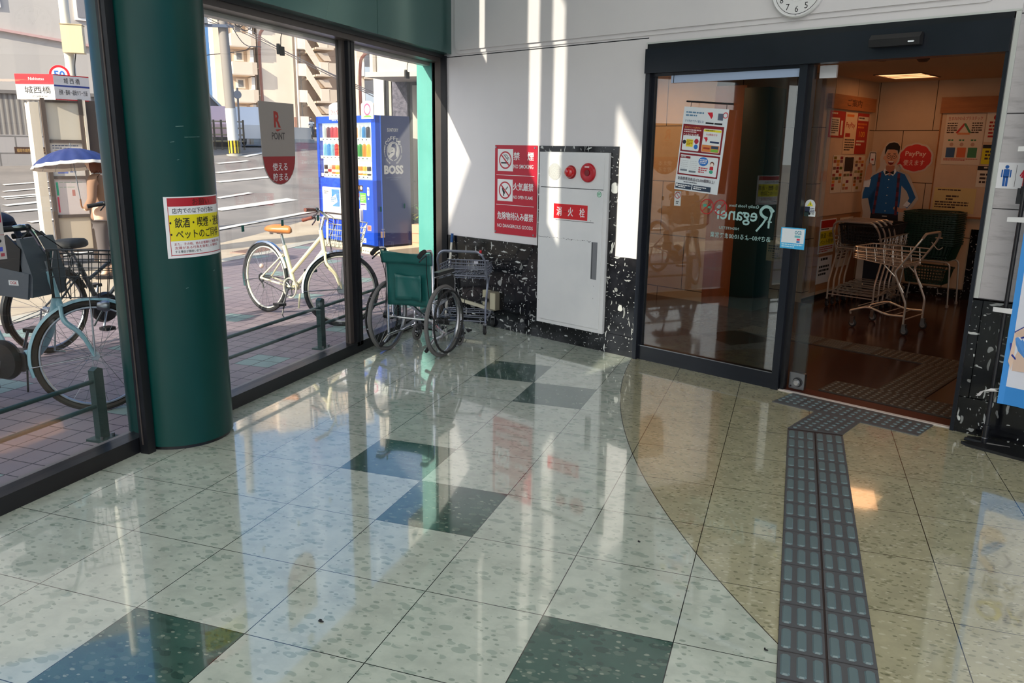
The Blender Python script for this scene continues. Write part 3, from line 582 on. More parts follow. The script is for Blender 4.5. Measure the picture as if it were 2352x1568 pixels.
s.rect(.01,.31,.318,.15,MR).lay().rrect(.02,.322,.298,.128,.006,K((218,224,226))).lay().rect(.02,.33,.08,.015,MR).greek(.025,.333,.07,1,.012,WH,2).greek(.03,.36,.06,5,.013,K((180,186,190)),3,.2).greek(.1,.36,.06,5,.013,K((180,186,190)),5,.2)
s.rect(.03,.42,.055,.012,K((110,120,130))).rect(.1,.425,.055,.012,K((110,120,130))).disc(.205,.355,.038,K((50,116,196)),.03).lay().greek(.178,.34,.055,3,.011,WH,7).greek(.175,.395,.07,3,.014,K((180,50,60)),11)
s.disc(.275,.365,.016,K((110,66,50))).lay().disc(.275,.370,.012,K((240,220,205))).poly([(.262,.382),(.288,.382),(.29,.405),(.26,.405)],K((190,40,50))).disc(.275,.418,.015,K((60,160,130)),.012)
s.text('会員様専用商品は2,000種類以上!',.018,.472,.024,K((60,40,60)),.295,.012).greek(.07,.503,.18,1,.01,K((90,90,100)),2).rect(.008,.52,.13,.035,K((44,58,78))).rect(.146,.52,.145,.035,K((44,58,78))).lay().greek(.03,.528,.1,2,.012,WH,5).greek(.155,.528,.1,2,.012,WH,6).rect(.012,.524,.014,.018,WH)
s.obj('print',t,smooth=False)
b=B(); b.cyl((.0,.02,.036),(.36,.02,.036),.006,'frame_black',8).cyl((.05,0,.0),(.05,0,.036),.002,'frame_black',6).cyl((.325,0,0),(.325,0,.036),.002,'frame_black',6); b.obj('hanging_rod',t)
s=Sheet(); s.rect(0,0,.105,.145,K((150,120,88),.6)).lay().greek(.012,.035,.08,3,.018,BK,7,.5).greek(.045,.09,.045,3,.014,BK,9,.4); tag(s.obj('taped_notice',mw=WM@M.Translation((3.19,.3,.972)),smooth=False),'small brown notice behind the door glass near the centre stile','notice')
# outlet with plug, conduit, cable
t=wthing('wall_outlet','cream electrical outlet box low on the black granite wall behind the cart','outlet',.68,.165,-.016)
b=B(); b.rbx(0,-.03,.03,.085,0,.165,K((196,190,160),.5),.006,2,'y').rbx(.075,-.05,0,.185,0,.165,K((120,114,98),.5),.006,2,'y').rbx(.12,-.056,.01,.18,-.05,.155,K((190,184,160),.5),.004,2,'y'); b.obj('box',t)
b=B(); b.rbx(.02,-.085,.075,.1,-.03,.1,'rubber',.01,3); b.cyl((.03,-.08,.085),(.0,-.09,.07),.008,'rubber'); b.obj('plug',t)
t=wthing('cable_cover','cream cable cover strip running along the granite beside the outlet','strip',.30,.16,-.016)
b=B(); b.bar((.0,-.01,.035),(.50,-.01,.0),.02,.028,K((196,190,168),.5),V((0,0,1))); b.obj('cover',t)
b=B(); b.tube(bez([(.40,-.06,.1),(.36,-.12,.18),(.28,-.13,.15),(.24,-.12,.02),(.30,-.1,-.06),(.4,-.08,-.04)]),.004,'rubber',6); b.obj('cable',t)
t=wthing('mop','mop handle with blue top and white stick leaning in the corner','mop',.262,0,-.06)
b=B(); b.cyl((0,-.06,.03),(0,.02,.72),.011,K((214,210,200),.4),12); b.obj('stick',t); b=B(); b.cyl((0,.02,.72),(0,.028,.80),.013,K((30,80,140),.35),12); b.obj('grip',t); b=B(); b.rbx(-.10,-.1,0,.1,-.02,.03,K((60,70,90)),.01); b.obj('head',t)
# washroom sign, banner
t=wthing('restroom_sign','white restroom sign with a blue man and a red woman figure','sign',4.622,1.537,-.001)
b=B(); b.bx(0,-.004,-.138,.2,0,0,K((232,232,236),.4)); b.obj('panel',t)
def figure(s,u,v,c,dress):
    s.disc(u,v+.011,.0095,c)
    if dress: s.poly([(u-.011,v+.023),(u+.011,v+.023),(u+.023,v+.066),(u-.023,v+.066)],c).line(u-.012,v+.026,u-.027,v+.058,.007,c).line(u+.012,v+.026,u+.027,v+.058,.007,c).rect(u-.012,v+.06,.010,.05,c).rect(u+.002,v+.06,.010,.05,c)
    else: s.rrect(u-.014,v+.023,.028,.045,.005,c).rect(u-.024,v+.026,.007,.04,c).rect(u+.017,v+.026,.007,.04,c).rect(u-.0125,v+.06,.0115,.054,c).rect(u+.001,v+.06,.0115,.054,c)
s=Sheet(0,0,-.004); figure(s,.048,.012,K((28,92,170)),0); figure(s,.142,.012,K((206,30,60)),1); s.rect(.093,.012,.002,.115,BK); s.obj('figures',t,smooth=False)
t=wthing('advertising_banner','white banner with blue edges and yellow lettering on a black pole by the granite','banner',4.80,0,-.17)
b=B(); b.cyl((0,0,.02),(0,0,2.45),.011,'frame_black',12).cyl((0,0,1.38),(0,0,1.42),.018,'frame_black',12).bx(-.03,-.006,1.33,-.008,.006,1.41,'frame_black'); b.obj('pole',t)
b=B(); b.tube(bez([(-.10,.02,.008),(0,0,.012),(.12,.03,.008)]),.012,'frame_black',6); b.prism([(-.10,.06),(-.085,.03),(-.03,.05),(0,.0),(-.06,-.03),(-.10,-.06),(-.06,-.09),(.3,-.13),(.34,.02),(.3,.09),(.0,.1)],0,.016,'black_plastic'); b.obj('base_plate',t); b=B(); b.cyl((0,0,.015),(0,0,.12),.016,'frame_black',12).cyl((0,0,.045),(0,0,.05),.0175,'steel',12); b.obj('socket',t)
rr=random.Random(2); b=B(); n=24
def cur(u,z): return .012*math.sin(u*14+z*3)+.008*math.sin(u*31)
rows=[.26+1.95*i/20 for i in range(21)]; BL=K((58,140,214),.6); WB=K((224,226,236),.6)
for u0,u1,z0,z1,m in ((.0,.028,.26,2.21,BL),(.028,.55,.36,2.21,WB),(.028,.55,.26,.36,BL)):
    k=8; ks=12; b.add([(.035+u0+(u1-u0)*i/k, cur(u0+(u1-u0)*i/k,z0+(z1-z0)*j/ks)+(-.03),z0+(z1-z0)*j/ks) for j in range(ks+1) for i in range(k+1)],[(j*(k+1)+i,j*(k+1)+i+1,(j+1)*(k+1)+i+1,(j+1)*(k+1)+i) for j in range(ks) for i in range(k)],m)
c=b.obj('cloth',t,2.0)
def wf(u,z,o): return (.035+u,cur(u,z)-.03-o-.002,z)
s=Sheet(0,0,0,None,wf); YE=K((226,204,40)); NB=K((40,60,150)); PU=K((70,66,96)); SKN=K((222,194,176))
s.text('飲んで',.06,-1.12,.035,PU,.12,.01).text('We welcome',.06,-1.07,.02,PU,.14,.005).text('QR',.05,-1.0,.14,NB,.28,.05).lay().text('QR',.052,-.998,.132,YE,.27,.02).text('使える',.06,-.84,.10,PU,.3,.02)
s.lay().poly([(.03,-.66),(.1,-.72),(.13,-.705),(.12,-.67),(.06,-.63),(.05,-.60),(.11,-.52),(.13,-.52),(.16,-.50),(.12,-.46),(.04,-.45),(.02,-.5)],SKN).poly([(.035,-.63),(.055,-.65),(.16,-.52),(.11,-.515),(.05,-.56)],K((90,150,220))).lay().path([(.03,-.66),(.1,-.72),(.13,-.705),(.12,-.67),(.055,-.63),(.06,-.60),(.13,-.52)],.009,NB).path([(.02,-.6),(.03,-.54),(.07,-.50),(.10,-.47),(.2,-.46)],.009,NB).path([(.13,-.70),(.2,-.62),(.16,-.58)],.009,NB)
s.obj('print',c,smooth=False)
for i,z in enumerate((1.62,1.26,.78,.31)):
    b=B(); b.add([(-.055,-.012,z),(.04,-.035,z+.006),(.04,-.035,z-.022),(-.055,-.012,z-.024)] if i<3 else [(-.05,-.03,z),(-.03,-.045,z+.01),(-.045,-.05,z-.02),(-.07,-.03,z-.03),(0,-.04,z+.03),(.04,-.035,z+.035),(.04,-.035,z+.02)],[(0,1,2,3)] if i<3 else [(0,1,2,3),(0,1,5,4),(0,4,6)],K((222,222,222),.5)); b.obj('tape_tie',t,smooth=False)
# poster on column, tape squares, hanging point-card sign, poster on far left pane, hanging plugs
def colwrap(a0):
    def f(u,z,o): a_=a0+u/cr; return (cx+(cr+o+.001)*math.cos(a_),cy+(cr+o+.001)*math.sin(a_),z)
    return f
s=Sheet(0,1.322,0,None,colwrap(R(-47))); RD=K((176,30,42),.4); YL=K((226,212,24),.45)
s.rect(0,0,.36,.305,WH).lay().rect(.016,.006,.33,.042,RD).rect(.016,.09,.33,.13,YL).lay().rect(.016,.05,.003,.245,RD).rect(.016,.288,.33,.004,RD).rect(.343,.05,.003,.245,RD)
s.text('お願い',.14,.011,.034,K((84,30,24)),.11,.01).text('店内での以下の行為は',.036,.056,.027,BK,.245,.012).text('・飲酒・喫煙・迷惑',.02,.104,.05,BK,.325,.02).text('・ペットのご同伴',.02,.164,.045,BK,.30,.02).text('また、その他、他のお客様のご迷惑になる',.035,.228,.014,RD,.29,.006).text('支障がある行為を発見した場合は',.035,.247,.014,RD,.27,.006).text('する場合が御座います。',.035,.266,.014,BK,.14,.006)
tag(s.obj('notice_poster',smooth=False),'red, white and yellow request notice wrapped around the green column','poster')
for i,(r_,) in enumerate(((2.864,),(2.455,),(2.03,),(1.1,),(.677,))):
    b=B(); y=5.041-r_; b.bx(GX-.049,y-.013,1.058,GX-.0475,y+.013,1.098,K((20,92,84),.5)); tag(b.obj('tape_square'),['green tape square on the glass, first to the right of the column','green tape square on the glass above the brown saddle','green tape square on the glass beside the bicycle grip','green tape square on the glass over the blue side of the machine','green tape square on the glass nearest to the room corner'][i],'tape','green tape squares on the shop window')
t=thing('point_card_sign','grey and red shield-shaped point card sign hanging behind the shop window','sign',M.Translation((GX-.045,5.041-2.455,1.84)))
m_=M.Rotation(PI/2,4,'Z'); 
SH=[(-.19,0),(.185,-.0),(.175,-.34)]+[(.175*math.cos(a_),-.34-.175*math.sin(a_)) for a_ in [PI*i/14 for i in range(1,14)]]+[(-.175,-.34)]
b=B(m_); b.prism([(x,z) for x,z in SH],-.002,.002,K((150,142,136),.5),lambda a,b_,c:(a,c,b_)); b.obj('board',t)
s=Sheet(0,0,-.002,m_); s.poly([(-.175,.335),(.174,.335)]+[(.17*math.cos(a_),.34+.17*math.sin(a_)) for a_ in [PI*i/14 for i in range(1,14)]],K((150,34,40),.45)).lay()
s.text('R',-.04,.055,.10,K((160,48,40)),.07,.035).poly([(-.03,.168),(.045,.162),(-.01,.18)],K((160,48,40))).text('POINT',-.07,.185,.045,K((60,54,56)),.14,.01).lay(2).text('使える',-.08,.375,.05,WH,.16,.012).text('貯まる',-.08,.44,.05,WH,.16,.012); s.obj('print',t,smooth=False)
t=thing('window_poster','white and crimson poster corner at the left end of the shop window','poster',M.Translation((GX-.045,.54,1.36)))
s=Sheet(0,0,0,m_); s.rect(-.5,-.25,.545,.52,K((176,170,166),.5)).lay().rect(-.5,.0,.54,.115,K((160,30,66))).rect(-.5,.166,.545,.002,K((160,60,60))).lay().text('!',.005,.02,.07,WH,.014,.03).rect(.0,.128,.028,.024,K((120,116,110))).disc(.02,.192,.009,BK,.007).rect(.012,.218,.018,.018,K((70,80,180))).disc(.0,.252,.01,K((60,120,180))).rect(.018,.244,.018,.014,K((160,70,80))); s.obj('print',t,smooth=False); b=B(m_); b.bx(-.5,0,-.27,.045,.004,.25,WH); b.obj('sheet',t)
for r_,lb in ((2.216,'small black twin plug hanging outside the wide shop window'),(.37,'small black twin plug hanging outside the narrow shop window')):
    t=thing('hanging_plug',lb,'plug',M.Translation((GX-.15,5.041-r_,2.285)),'black plugs hung at the window head')
    b=B(); b.tube(bez([(.03,-.02,.02),(0,.0,-.02),(-.0,-.005,-.06),(0,-.01,-.075)]),.003,'rubber',6); b.obj('cord',t); b=B(); b.rbx(-.012,-.045,-.13,.012,-.012,-.075,'rubber',.008).rbx(-.012,-.012,-.135,.012,.022,-.08,'rubber',.008).bx(-.01,-.04,-.075,.01,-.03,-.065,'rubber'); b.obj('plug_body',t)
# ---------------------------------------------------------------- wheelchair
wc=thing('wheelchair','folded-open wheelchair with a green backrest standing by the shop window','wheelchair',M.Translation((-.215,3.59,0))@M.Rotation(R(-4),4,'Z'))
def spokes(b,c,ax,r0,r1,n,m,wd=.028,r=.0012):
    ax=V(ax).normalized(); x,y=frame(ax); c=V(c)
    for i in range(n):
        t=2*PI*i/n; s_=1 if i%2 else -1; a0=t+(.9 if i%4<2 else -.9)
        b.tube([c+ax*wd*s_+(x*math.cos(a0)+y*math.sin(a0))*r0,c+(x*math.cos(t)+y*math.sin(t))*r1],r,m,3,caps=False)
for sx,nm in ((-1,'left'),(1,'right')):
    X=sx*.245; b=B(); b.torus((X,0,.28),(1,0,0),.252,.008,'steel',56,6,.013).cyl((X-.03,0,.28),(X+.03,0,.28),.02,'steel',16).cyl((X-sx*.045,0,.28),(X+sx*.03,0,.28),.028,'black_plastic',16); spokes(b,(X,0,.28),(1,0,0),.018,.246,32,'steel'); w_=b.obj('wheel',wc)
    b=B(); b.torus((X,0,.28),(1,0,0),.267,.0135,'tyre_grey',64,8,.015); b.obj('tyre',w_)
    b=B(); XR=X+sx*.05; b.torus((XR,0,.28),(1,0,0),.236,.0085,'rubber',64,8)
    for i in range(72): a_=2*PI*i/72; b.ball((XR,.236*math.cos(a_),.28+.236*math.sin(a_)),(.0115,.0085,.0085),'rubber',6,4)
    for i in range(6): a_=2*PI*i/6+.3; b.cyl((X+sx*.01,.25*math.cos(a_),.28+.25*math.sin(a_)),(XR,.24*math.cos(a_),.28+.24*math.sin(a_)),.004,'steel',6)
    b.obj('hand_rim',w_)
    # side frame
    x=sx*.2; b=B(); C_='chrome'
    b.tube(fil([(x,-.07,.16),(x,-.07,.60),(x,-.085,.80),(x,-.10,.825),(x,-.20,.83)],.04),.0115,C_,10)
    b.tube(fil([(x,-.07,.14),(x,.34,.14)],.02),.011,C_).tube(fil([(x,-.07,.43),(x,.36,.43),(x,.42,.15),(x,.45,.1)],.06),.011,C_).tube(fil([(x,.34,.13),(x,.34,.43)],.02),.011,C_)
    b.tube(fil([(x,-.07,.62),(x,.22,.62),(x,.28,.58),(x,.28,.43)],.05),.010,C_).cyl((x,-.0,.28),(x-sx*.0,-.0,.43),.011,C_).cyl((x-.02*sx,0,.28),(x+.05*sx,0,.28),.01,'steel').tube([(x,-.07,.28),(x,.02,.28)],.011,C_).tube([(x,-.07,.14),(x,-.17,.085)],.012,C_).tube([(x,-.15,.095),(x,-.19,.075)],.014,'rubber')
    b.obj('side_frame',wc)
    b=B(); b.rbx(x-.025,-.03,.63,x+.025,.24,.655,'black_plastic',.012,3,'x'); b.obj('armrest',wc)
    b=B(); b.bx(x-.004+sx*.006,.0,.44,x+sx*.006,.26,.60,'black_plastic'); b.obj('side_guard',wc)
    b=B(); b.tube([(x,-.19,.832),(x,-.235,.822),(x,-.275,.80)],[.016,.018,.017],'rubber',12); b.obj('hand_grip',wc)
    b=B(); b.tube(bez([(x,-.17,.80),(x,-.22,.785),(x,-.27,.765)]),.006,'black_plastic',6).tube(bez([(x,-.17,.80),(x-sx*.02,-.12,.60),(x,-.1,.35),(x+sx*.01,-.04,.24)]),.003,'black_plastic',5); b.obj('brake_lever',wc)
    b=B(); yc=.385; b.tube(fil([(x,.36,.20),(x,.40,.20),(x,yc+.01,.17)],.01),.014,'chrome').bar((x-.02,yc,.075),(x-.02,yc+.0,.17),.003,.03,'steel',V((1,0,0))).bar((x+.02,yc,.075),(x+.02,yc,.17),.003,.03,'steel',V((1,0,0))).bx(x-.022,yc-.015,.165,x+.022,yc+.015,.172,'steel'); cs=b.obj('caster',wc)
    b=B(); b.torus((x,yc-.01,.072),(1,0,0),.058,.013,'tyre_grey',32,8).torus((x,yc-.01,.072),(1,0,0),.042,.006,'black_plastic',24,6).cyl((x-.018,yc-.01,.072),(x+.018,yc-.01,.072),.012,'steel')
    for i in range(6): a_=2*PI*i/6; b.cyl((x,yc-.01,.072),(x,yc-.01+.042*math.cos(a_),.072+.042*math.sin(a_)),.005,'black_plastic',6)
    b.obj('wheel',cs)
    b=B(); b.bx(x-sx*.16,.46,.075,x,.60,.09,'black_plastic').tube([(x,.42,.15),(x,.5,.08)],.01,C_); b.obj('footrest',wc)
b=B(); b.bar((-.2,.14,.15),(.2,.16,.42),.022,.022,'chrome').bar((.2,.10,.15),(-.2,.12,.42),.022,.022,'chrome').cyl((0,.09,.285),(0,.18,.285),.01,'steel'); b.obj('cross_brace',wc)
b=B(); b.cyl((-.2,-.065,.29),(.2,-.065,.29),.008,'chrome',10); b.obj('axle_bar',wc)
rr=random.Random(4)
def sheet_y(b,x0,x1,z0,z1,y,m,sag,th=.006,nx=12,nz=10,ph=0):
    fr=[];
    for j in range(nz+1):
        z=z0+(z1-z0)*j/nz; r_=[]
        for i in range(nx+1):
            u=i/nx; xx=x0+(x1-x0)*u; yy=y(z)+sag*math.sin(PI*u)+.004*math.sin(9*u+5*z*6+ph)*math.sin(PI*u); r_.append((xx,yy,z-.018*math.sin(PI*u)*(j==nz)))
        fr.append(r_)
    vs=[p for r_ in fr for p in r_]+[(p[0],p[1]+th,p[2]) for r_ in fr for p in r_]; n=nx+1; N=len(vs)//2; fs=[(j*n+i,j*n+i+1,(j+1)*n+i+1,(j+1)*n+i) for j in range(nz) for i in range(nx)]
    fs+=[tuple(N+k for k in f[::-1]) for f in fs]+[(i,N+i,N+i+1,i+1) for i in range(nx)]+[(nz*n+i+1,N+nz*n+i+1,N+nz*n+i,nz*n+i) for i in range(nx)]+[(j*n,(j+1)*n,N+(j+1)*n,N+j*n) for j in range(nz)]+[((j+1)*n+nx,j*n+nx,N+j*n+nx,N+(j+1)*n+nx) for j in range(nz)]
    return b.add(vs,fs,m)
yb=lambda z:-.082-.03*max(0,(z-.6)/.2)
b=B(); sheet_y(b,-.19,.19,.385,.80,yb,'wc_green',.03); bk=b.obj('backrest',wc,2)
b=B(); sheet_y(b,-.218,.218,.715,.812,lambda z:yb(z)-.02,'wc_green',.03,.01,12,4,1); b.torus((-.216,-.09,.76),(0,0,1),.012,.006,'wc_green',12,6,.04); b.obj('top_band',bk,2)
b=B(); sheet_y(b,-.12,.11,.43,.635,lambda z:yb(z)-.012,'wc_green',.032,.004,10,6,2); b.obj('pocket',bk,2)
b=B(); b.rbx(-.19,-.06,.43,.19,.34,.45,'wc_green',.01,2,'x'); b.obj('seat',wc)
# ---------------------------------------------------------------- trolleys
def trolley(mw,label,fm,sx=1,sy=1,sz=1,wire=True,group=None,gr=None,lean=True):
    t=thing('shopping_cart',label,'cart',mw,group); S=lambda x,y,z:(x*sx,y*sy,z*sz); W=.21
    b=B(); 
    for s_ in (-1,1):
        x=s_*W; b.tube([S(*p) for p in fil([(x*.9,-.25,.86),(x,-.22,.80),(x,-.07,.545),(x,-.19,.28),(x,-.19,.09)],.03)],.0095,fm,8)
        b.tube([S(*p) for p in fil([(x,-.19,.17),(x,-.05,.16),(x,.12,.21),(x,.27,.15),(x*.9,.27,.12)],.05)],.009,fm,8).tube([S(*p) for p in [(x,.02,.60),(x,-.09,.50),(x,-.16,.38)]],.006,fm,6)
    b.tube([S(*p) for p in fil([(-W*.9,-.25,.86),(-W*.75,-.26,.90),(W*.75,-.26,.90),(W*.9,-.25,.86)],.03)],.0115,gr or fm,10).cyl(S(-W,-.19,.14),S(W,-.19,.14),.006,fm).cyl(S(-W,-.12,.62),S(W,-.12,.62),.006,fm).cyl(S(-W,.27,.15),S(W,.27,.15),.006,fm)
    for y in (-.1,0,.1,.2): b.cyl(S(-W,y,.165+.04*(y>0)),S(W,y,.165+.04*(y>0)),.004,fm,6)
    b.obj('frame',t)
    b=B(); A=.195
    for z,xk,y0,y1 in ((.74,1,-.18,.30),(.70,.99,-.17,.30)): b.tube([S(*p) for p in fil([(-A*xk,y0,z),(-A*xk,y1,z),(A*xk,y1,z),(A*xk,y0,z)],.03,3)],.006,fm,6)
    for z0,z1 in ((.67,.67),(.64,.655),(.59,.64)): b.tube([S(*p) for p in fil([(-A,-.13,z0),(-A,.30,z1),(A,.30,z1),(A,-.13,z0)],.03,3)],.0045,fm,6)
    for i in range(6):
        y=-.1+.075*i
        for s_ in (-1,1): b.tube([S(s_*A,y,.74),S(s_*A,y-.02,.60+.008*i)],.0035,fm,5)
    for i in range(9): x=-A+2*A*i/8; b.tube([S(x,.30,.74),S(x,.30,.64),S(x,-.13,.59)],.003,fm,4)
    if wire:
        for i in range(7): y=-.1+.06*i; b.cyl(S(-A,y,.597+.1*i/14),S(A,y,.597+.1*i/14),.003,fm,4)
    b.obj('basket',t)
    for s_,y in ((-1,-.19),(1,-.19),(-1,.25),(1,.25)):
        b=B(); x=s_*W; c_=(x*sx,y*sy-.015,.038); b.torus(c_,(1,0,0),.026,.012,'rubber',20,8).cyl((c_[0]-.012,c_[1],.038),(c_[0]+.012,c_[1],.038),.022,K((110,106,104),.6),16).bx(c_[0]-.017,c_[1]-.012,.036,c_[0]-.014,c_[1]+.02,.09,'steel').bx(c_[0]+.014,c_[1]-.012,.036,c_[0]+.017,c_[1]+.02,.09,'steel').bx(c_[0]-.017,c_[1]-.012,.086,c_[0]+.017,c_[1]+.02,.1,'steel'); b.obj('wheel',t)
    return t
lob=trolley(M.Translation((-.165,4.50,0))@M.Rotation(R(8),4,'Z'),'small grey wire shopping cart parked behind the wheelchair in the corner','cart_grey',1,.72,.80)
b=B(); b.cyl((.17,-.185,.722),(.185,-.185,.722),.0135,K((190,40,50),.4),12); b.obj('handle_ring',lob)
b=B()
for i in range(22): x=-.19+.38*i/21; b.tube([(x,.216,.59),(x,.216,.515)],.002,'cart_grey',4)
b.bx(.02,.209,.56,.06,.212,.585,K((190,190,200))); b.obj('front_grid',lob)
# tactile paving outside the door
T0=M.Translation((2.577,2.77,0)); b=B(T0); top='tactile_top'; dk='tactile_dark'
b.bx(0,-6.0,0,.3,0.03,.003,K((52,42,40),.6))
for r_ in range(40):
    for c_ in range(2): b.bx(c_*.153+.001,-.15*(r_+1)+.0035,.003,c_*.153+.146,-.15*r_-.0035,.006,dk)
tb=tag(b.obj('tactile_strip'),'dark grey strip of raised bars leading over the floor to the door','tactile paving')
b=B(T0)
for r_ in range(38):
    for c_ in range(6):
        x=.0245+c_*.049+(.004 if c_>2 else 0); y1=-.15*r_-.018; y0=y1-.114; w_=.0155; q=.007
        pts=lambda w,q: [(x-w+q,y0),(x+w-q,y0),(x+w,y0+q),(x+w,y1-q),(x+w-q,y1),(x-w+q,y1),(x-w,y1-q),(x-w,y0+q)]
        sc_=lambda k:[((px-x)*k+x,(py-(y0+y1)/2)*(1-(1-k)*.3)+(y0+y1)/2) for px,py in pts(w_,q)]
        b.loft([[(px,py,.006) for px,py in pts(w_,q)],[(px,py,.0105) for px,py in sc_(.72)]],top)
o=b.obj('bars',None,.3); o.parent=tb; o['kind']='stuff'
def dots(name,label,polyg,ang,org,nu,nv,inside,z=0,mb=dk,mtp=top,cat='tactile paving',du=.05):
    b=B(); b.prism(polyg,z,z+.006,mb)
    for k in range(1,nu):                                        # joints between the small square tiles
        if k%3==0:
            for j in range(nv*4):
                u=k*du; v=j*du/4; x=org[0]+u*math.cos(ang)-v*math.sin(ang); y=org[1]+u*math.sin(ang)+v*math.cos(ang)
                if inside(x,y): q=[(u-.0015,v),(u+.0015,v),(u+.0015,v+du/4),(u-.0015,v+du/4)]; b.add([(org[0]+a_*math.cos(ang)-c_*math.sin(ang),org[1]+a_*math.sin(ang)+c_*math.cos(ang),z+.0064) for a_,c_ in q],[(0,1,2,3)],K((30,28,30),.6))
    o=tag(b.obj(name),label,cat); b=B(); c_,s_=math.cos(ang),math.sin(ang)
    for i in range(nu):
        for j in range(nv):
            u=(i+.5)*du; v=(j+.5)*du; x=org[0]+u*c_-v*s_; y=org[1]+u*s_+v*c_
            if inside(x,y): b.lathe([(.0135,z+.006),(.0115,z+.0095),(.006,z+.011),(.0,z+.0111)],mtp,10,M.Translation((x,y,0)))
    d=b.obj('domes',o); d['kind']='stuff'; 
    # joints between the small square tiles
    return o
def inpoly(P,mg=.01):
    def f(x,y):
        c_=False; n=len(P)
        for i in range(n):
            x0,y0=P[i]; x1,y1=P[(i+1)%n]
            if (y0>y)!=(y1>y) and x<(x1-x0)*(y-y0)/(y1-y0)+x0: c_=not c_
            L=math.hypot(x1-x0,y1-y0); 
            if L and abs((x1-x0)*(y-y0)-(y1-y0)*(x-x0))/L<mg and -.01<((x-x0)*(x1-x0)+(y-y0)*(y1-y0))/L<L+.01: return False
        return c_
    return f
P1=[(2.475,3.305),(3.285,2.94),(3.398,3.175),(2.60,3.545)]; dots('tactile_plate','dark grey cross piece of dotted tactile tiles lying along the door threshold',P1,TH,(2.49,3.335),18,6,inpoly(P1,.012))
P2=[(2.577,2.80),(2.877,2.80),(2.985,3.07),(2.735,3.19)]; dots('tactile_plate','dark grey dotted tactile piece joining the bar strip to the cross piece',P2,R(66),(2.93,2.60),18,12,inpoly(P2,.012))
# crumbs on the floor
for i,(x,y,l,lb) in enumerate(((1.10,.147,.012,'tiny black crumb on a pale tile at the lower left'),(.669,4.101,.012,'small black fleck near the granite below the cabinet'),(2.542,.509,.007,'tiny dark crumb beside the tactile strip'),(2.016,1.10,.006,'tiny dark speck on a pale tile left of the tan arc'))):
    b=B(); b.ball((x,y,.003),(l,l*.4,.003),BK,8,4); b.bx(x-l,y+.006,0,x-l*.3,y+.012,.003,BK); tag(b.obj('crumb'),lb,'debris')
# ---------------------------------------------------------------- vestibule behind the doors (wall frame s,t,z)
b=B(); b.bx(.04,.16,-.02,8,6,0,'dark_floor'); struct(b.obj('floor_vestibule',mw=WM))
b=B(); b.bx(.04,.125,2.35,8,6,2.5,K((208,176,140),.8)); struct(b.obj('ceiling_vestibule',mw=WM))
b=B(); b.bx(2.1,3.25,0,2.2,4.9,2.35,'vest_wall').bx(-1.5,3.25,0,2.2,3.35,2.35,'vest_wall'); struct(b.obj('wall_left_vestibule',mw=WM))
b=B(); b.bx(2.2,4.80,.0,8,4.9,2.35,'vest_wall'); struct(b.obj('wall_back_vestibule',mw=WM))
b=B(); b.bx(3.36,4.785,0,8,4.8,.775,'granite').bx(2.2,4.79,0,3.36,4.8,.10,'granite').bx(2.2,3.25,0,2.212,4.8,.04,'frame_black').bx(4.66,.12,0,4.76,4.8,.30,'granite'); struct(b.obj('baseboard_vestibule',mw=WM))
b=B(); b.bx(.04,.125,0,.12,3.35,2.5,'vest_wall').bx(8,.1,0,8.1,6,2.5,'vest_wall'); struct(b.obj('wall_side_vestibule',mw=WM))
WD=simple('wood_board',(150,92,50),(172,108,60),3,.45,0,5,.4,(1,1,9)); simple('wood_orange',(150,84,44),(166,94,52),1.5,.4,0,5,.4,(9,9,1)); simple('notice_back',(206,176,148),(216,186,156),3,.7)
b=B(); b.bx(1.46,2.45,0,1.80,2.5,2.2,'wood_orange').bx(.60,2.47,0,1.46,2.5,2.35,'vest_wall'); struct(b.obj('wall_inner_panel',mw=WM))
b=B(); b.rbx(1.80,2.40,0,2.07,2.75,2.17,mat('dark_teal',(10,34,34),.4),.01,2); o=tag(b.obj('tall_locker',mw=WM),'tall dark green cabinet block standing behind the left door glass','cabinet')
LM=M.Rotation(PI/2,4,'Z')                                   # sheets on the left wall: face +s
def lthing(n,label,cat,t_,z,off=.0): return thing(n,label,cat,WM@M.Translation((2.2+off,t_,z))@LM)
t=lthing('notice_board','wooden topped notice board with guide heading on the left vestibule wall','notice board',3.42,2.16)
b=B(); b.bx(0,-.05,-.145,1.22,0,0,WD); b.obj('header',t); b=B(); b.bx(.03,-.02,-1.255,1.18,0,-.145,'notice_back'); b.obj('board',t)
s=Sheet(0,0,-.05); s.text('ご案内',.40,.035,.075,K((60,24,14)),.40,.012); s.obj('lettering',t,smooth=False)
def paper(par,u,v,w,h,spec,label,nm='notice',y0=-.022):
    """a sheet pinned to the board: spec is a list of (colour, u, v, w, h) blocks in fractions plus text"""
    t=thing(nm,label,'notice',par.matrix_world@M.Translation((u,y0,-v)))
    b=B(); b.bx(0,-.002,-h,w,0,0,spec[0]); b.obj('sheet',t); s=Sheet(0,0,-.002)
    for e in spec[1:]:
        if e[0]=='t': s.text(e[1],e[2]*w,e[3]*h,e[5]*h,e[6],e[4]*w,.01)
        elif e[0]=='g': s.greek(e[1]*w,e[2]*h,e[3]*w,e[4],e[5]*h,e[6],int(u*100))
        elif e[0]=='l': s.lay()
        elif e[0]=='d': s.disc(e[1]*w,e[2]*h,e[3]*w,e[4])
        else: s.rect(e[1]*w,e[2]*h,e[3]*w,e[4]*h,e[0])
    s.obj('print',t,smooth=False); return t
bpy.context.view_layer.update()
PR=K((176,38,30),.5); PW_=K((226,214,196),.6); PT=K((70,50,44),.6); OR=K((222,120,50),.6)
paper(t,.045,.165,.40,.27,[PR,(PW_,.1,.25,.55,.68),(PW_,.75,.35,.12,.55),('l',),('g',.14,.32,.45,7,.08,PT),('g',.1,.06,.6,1,.1,PW_)],'red framed notice at the upper left of the guide board')
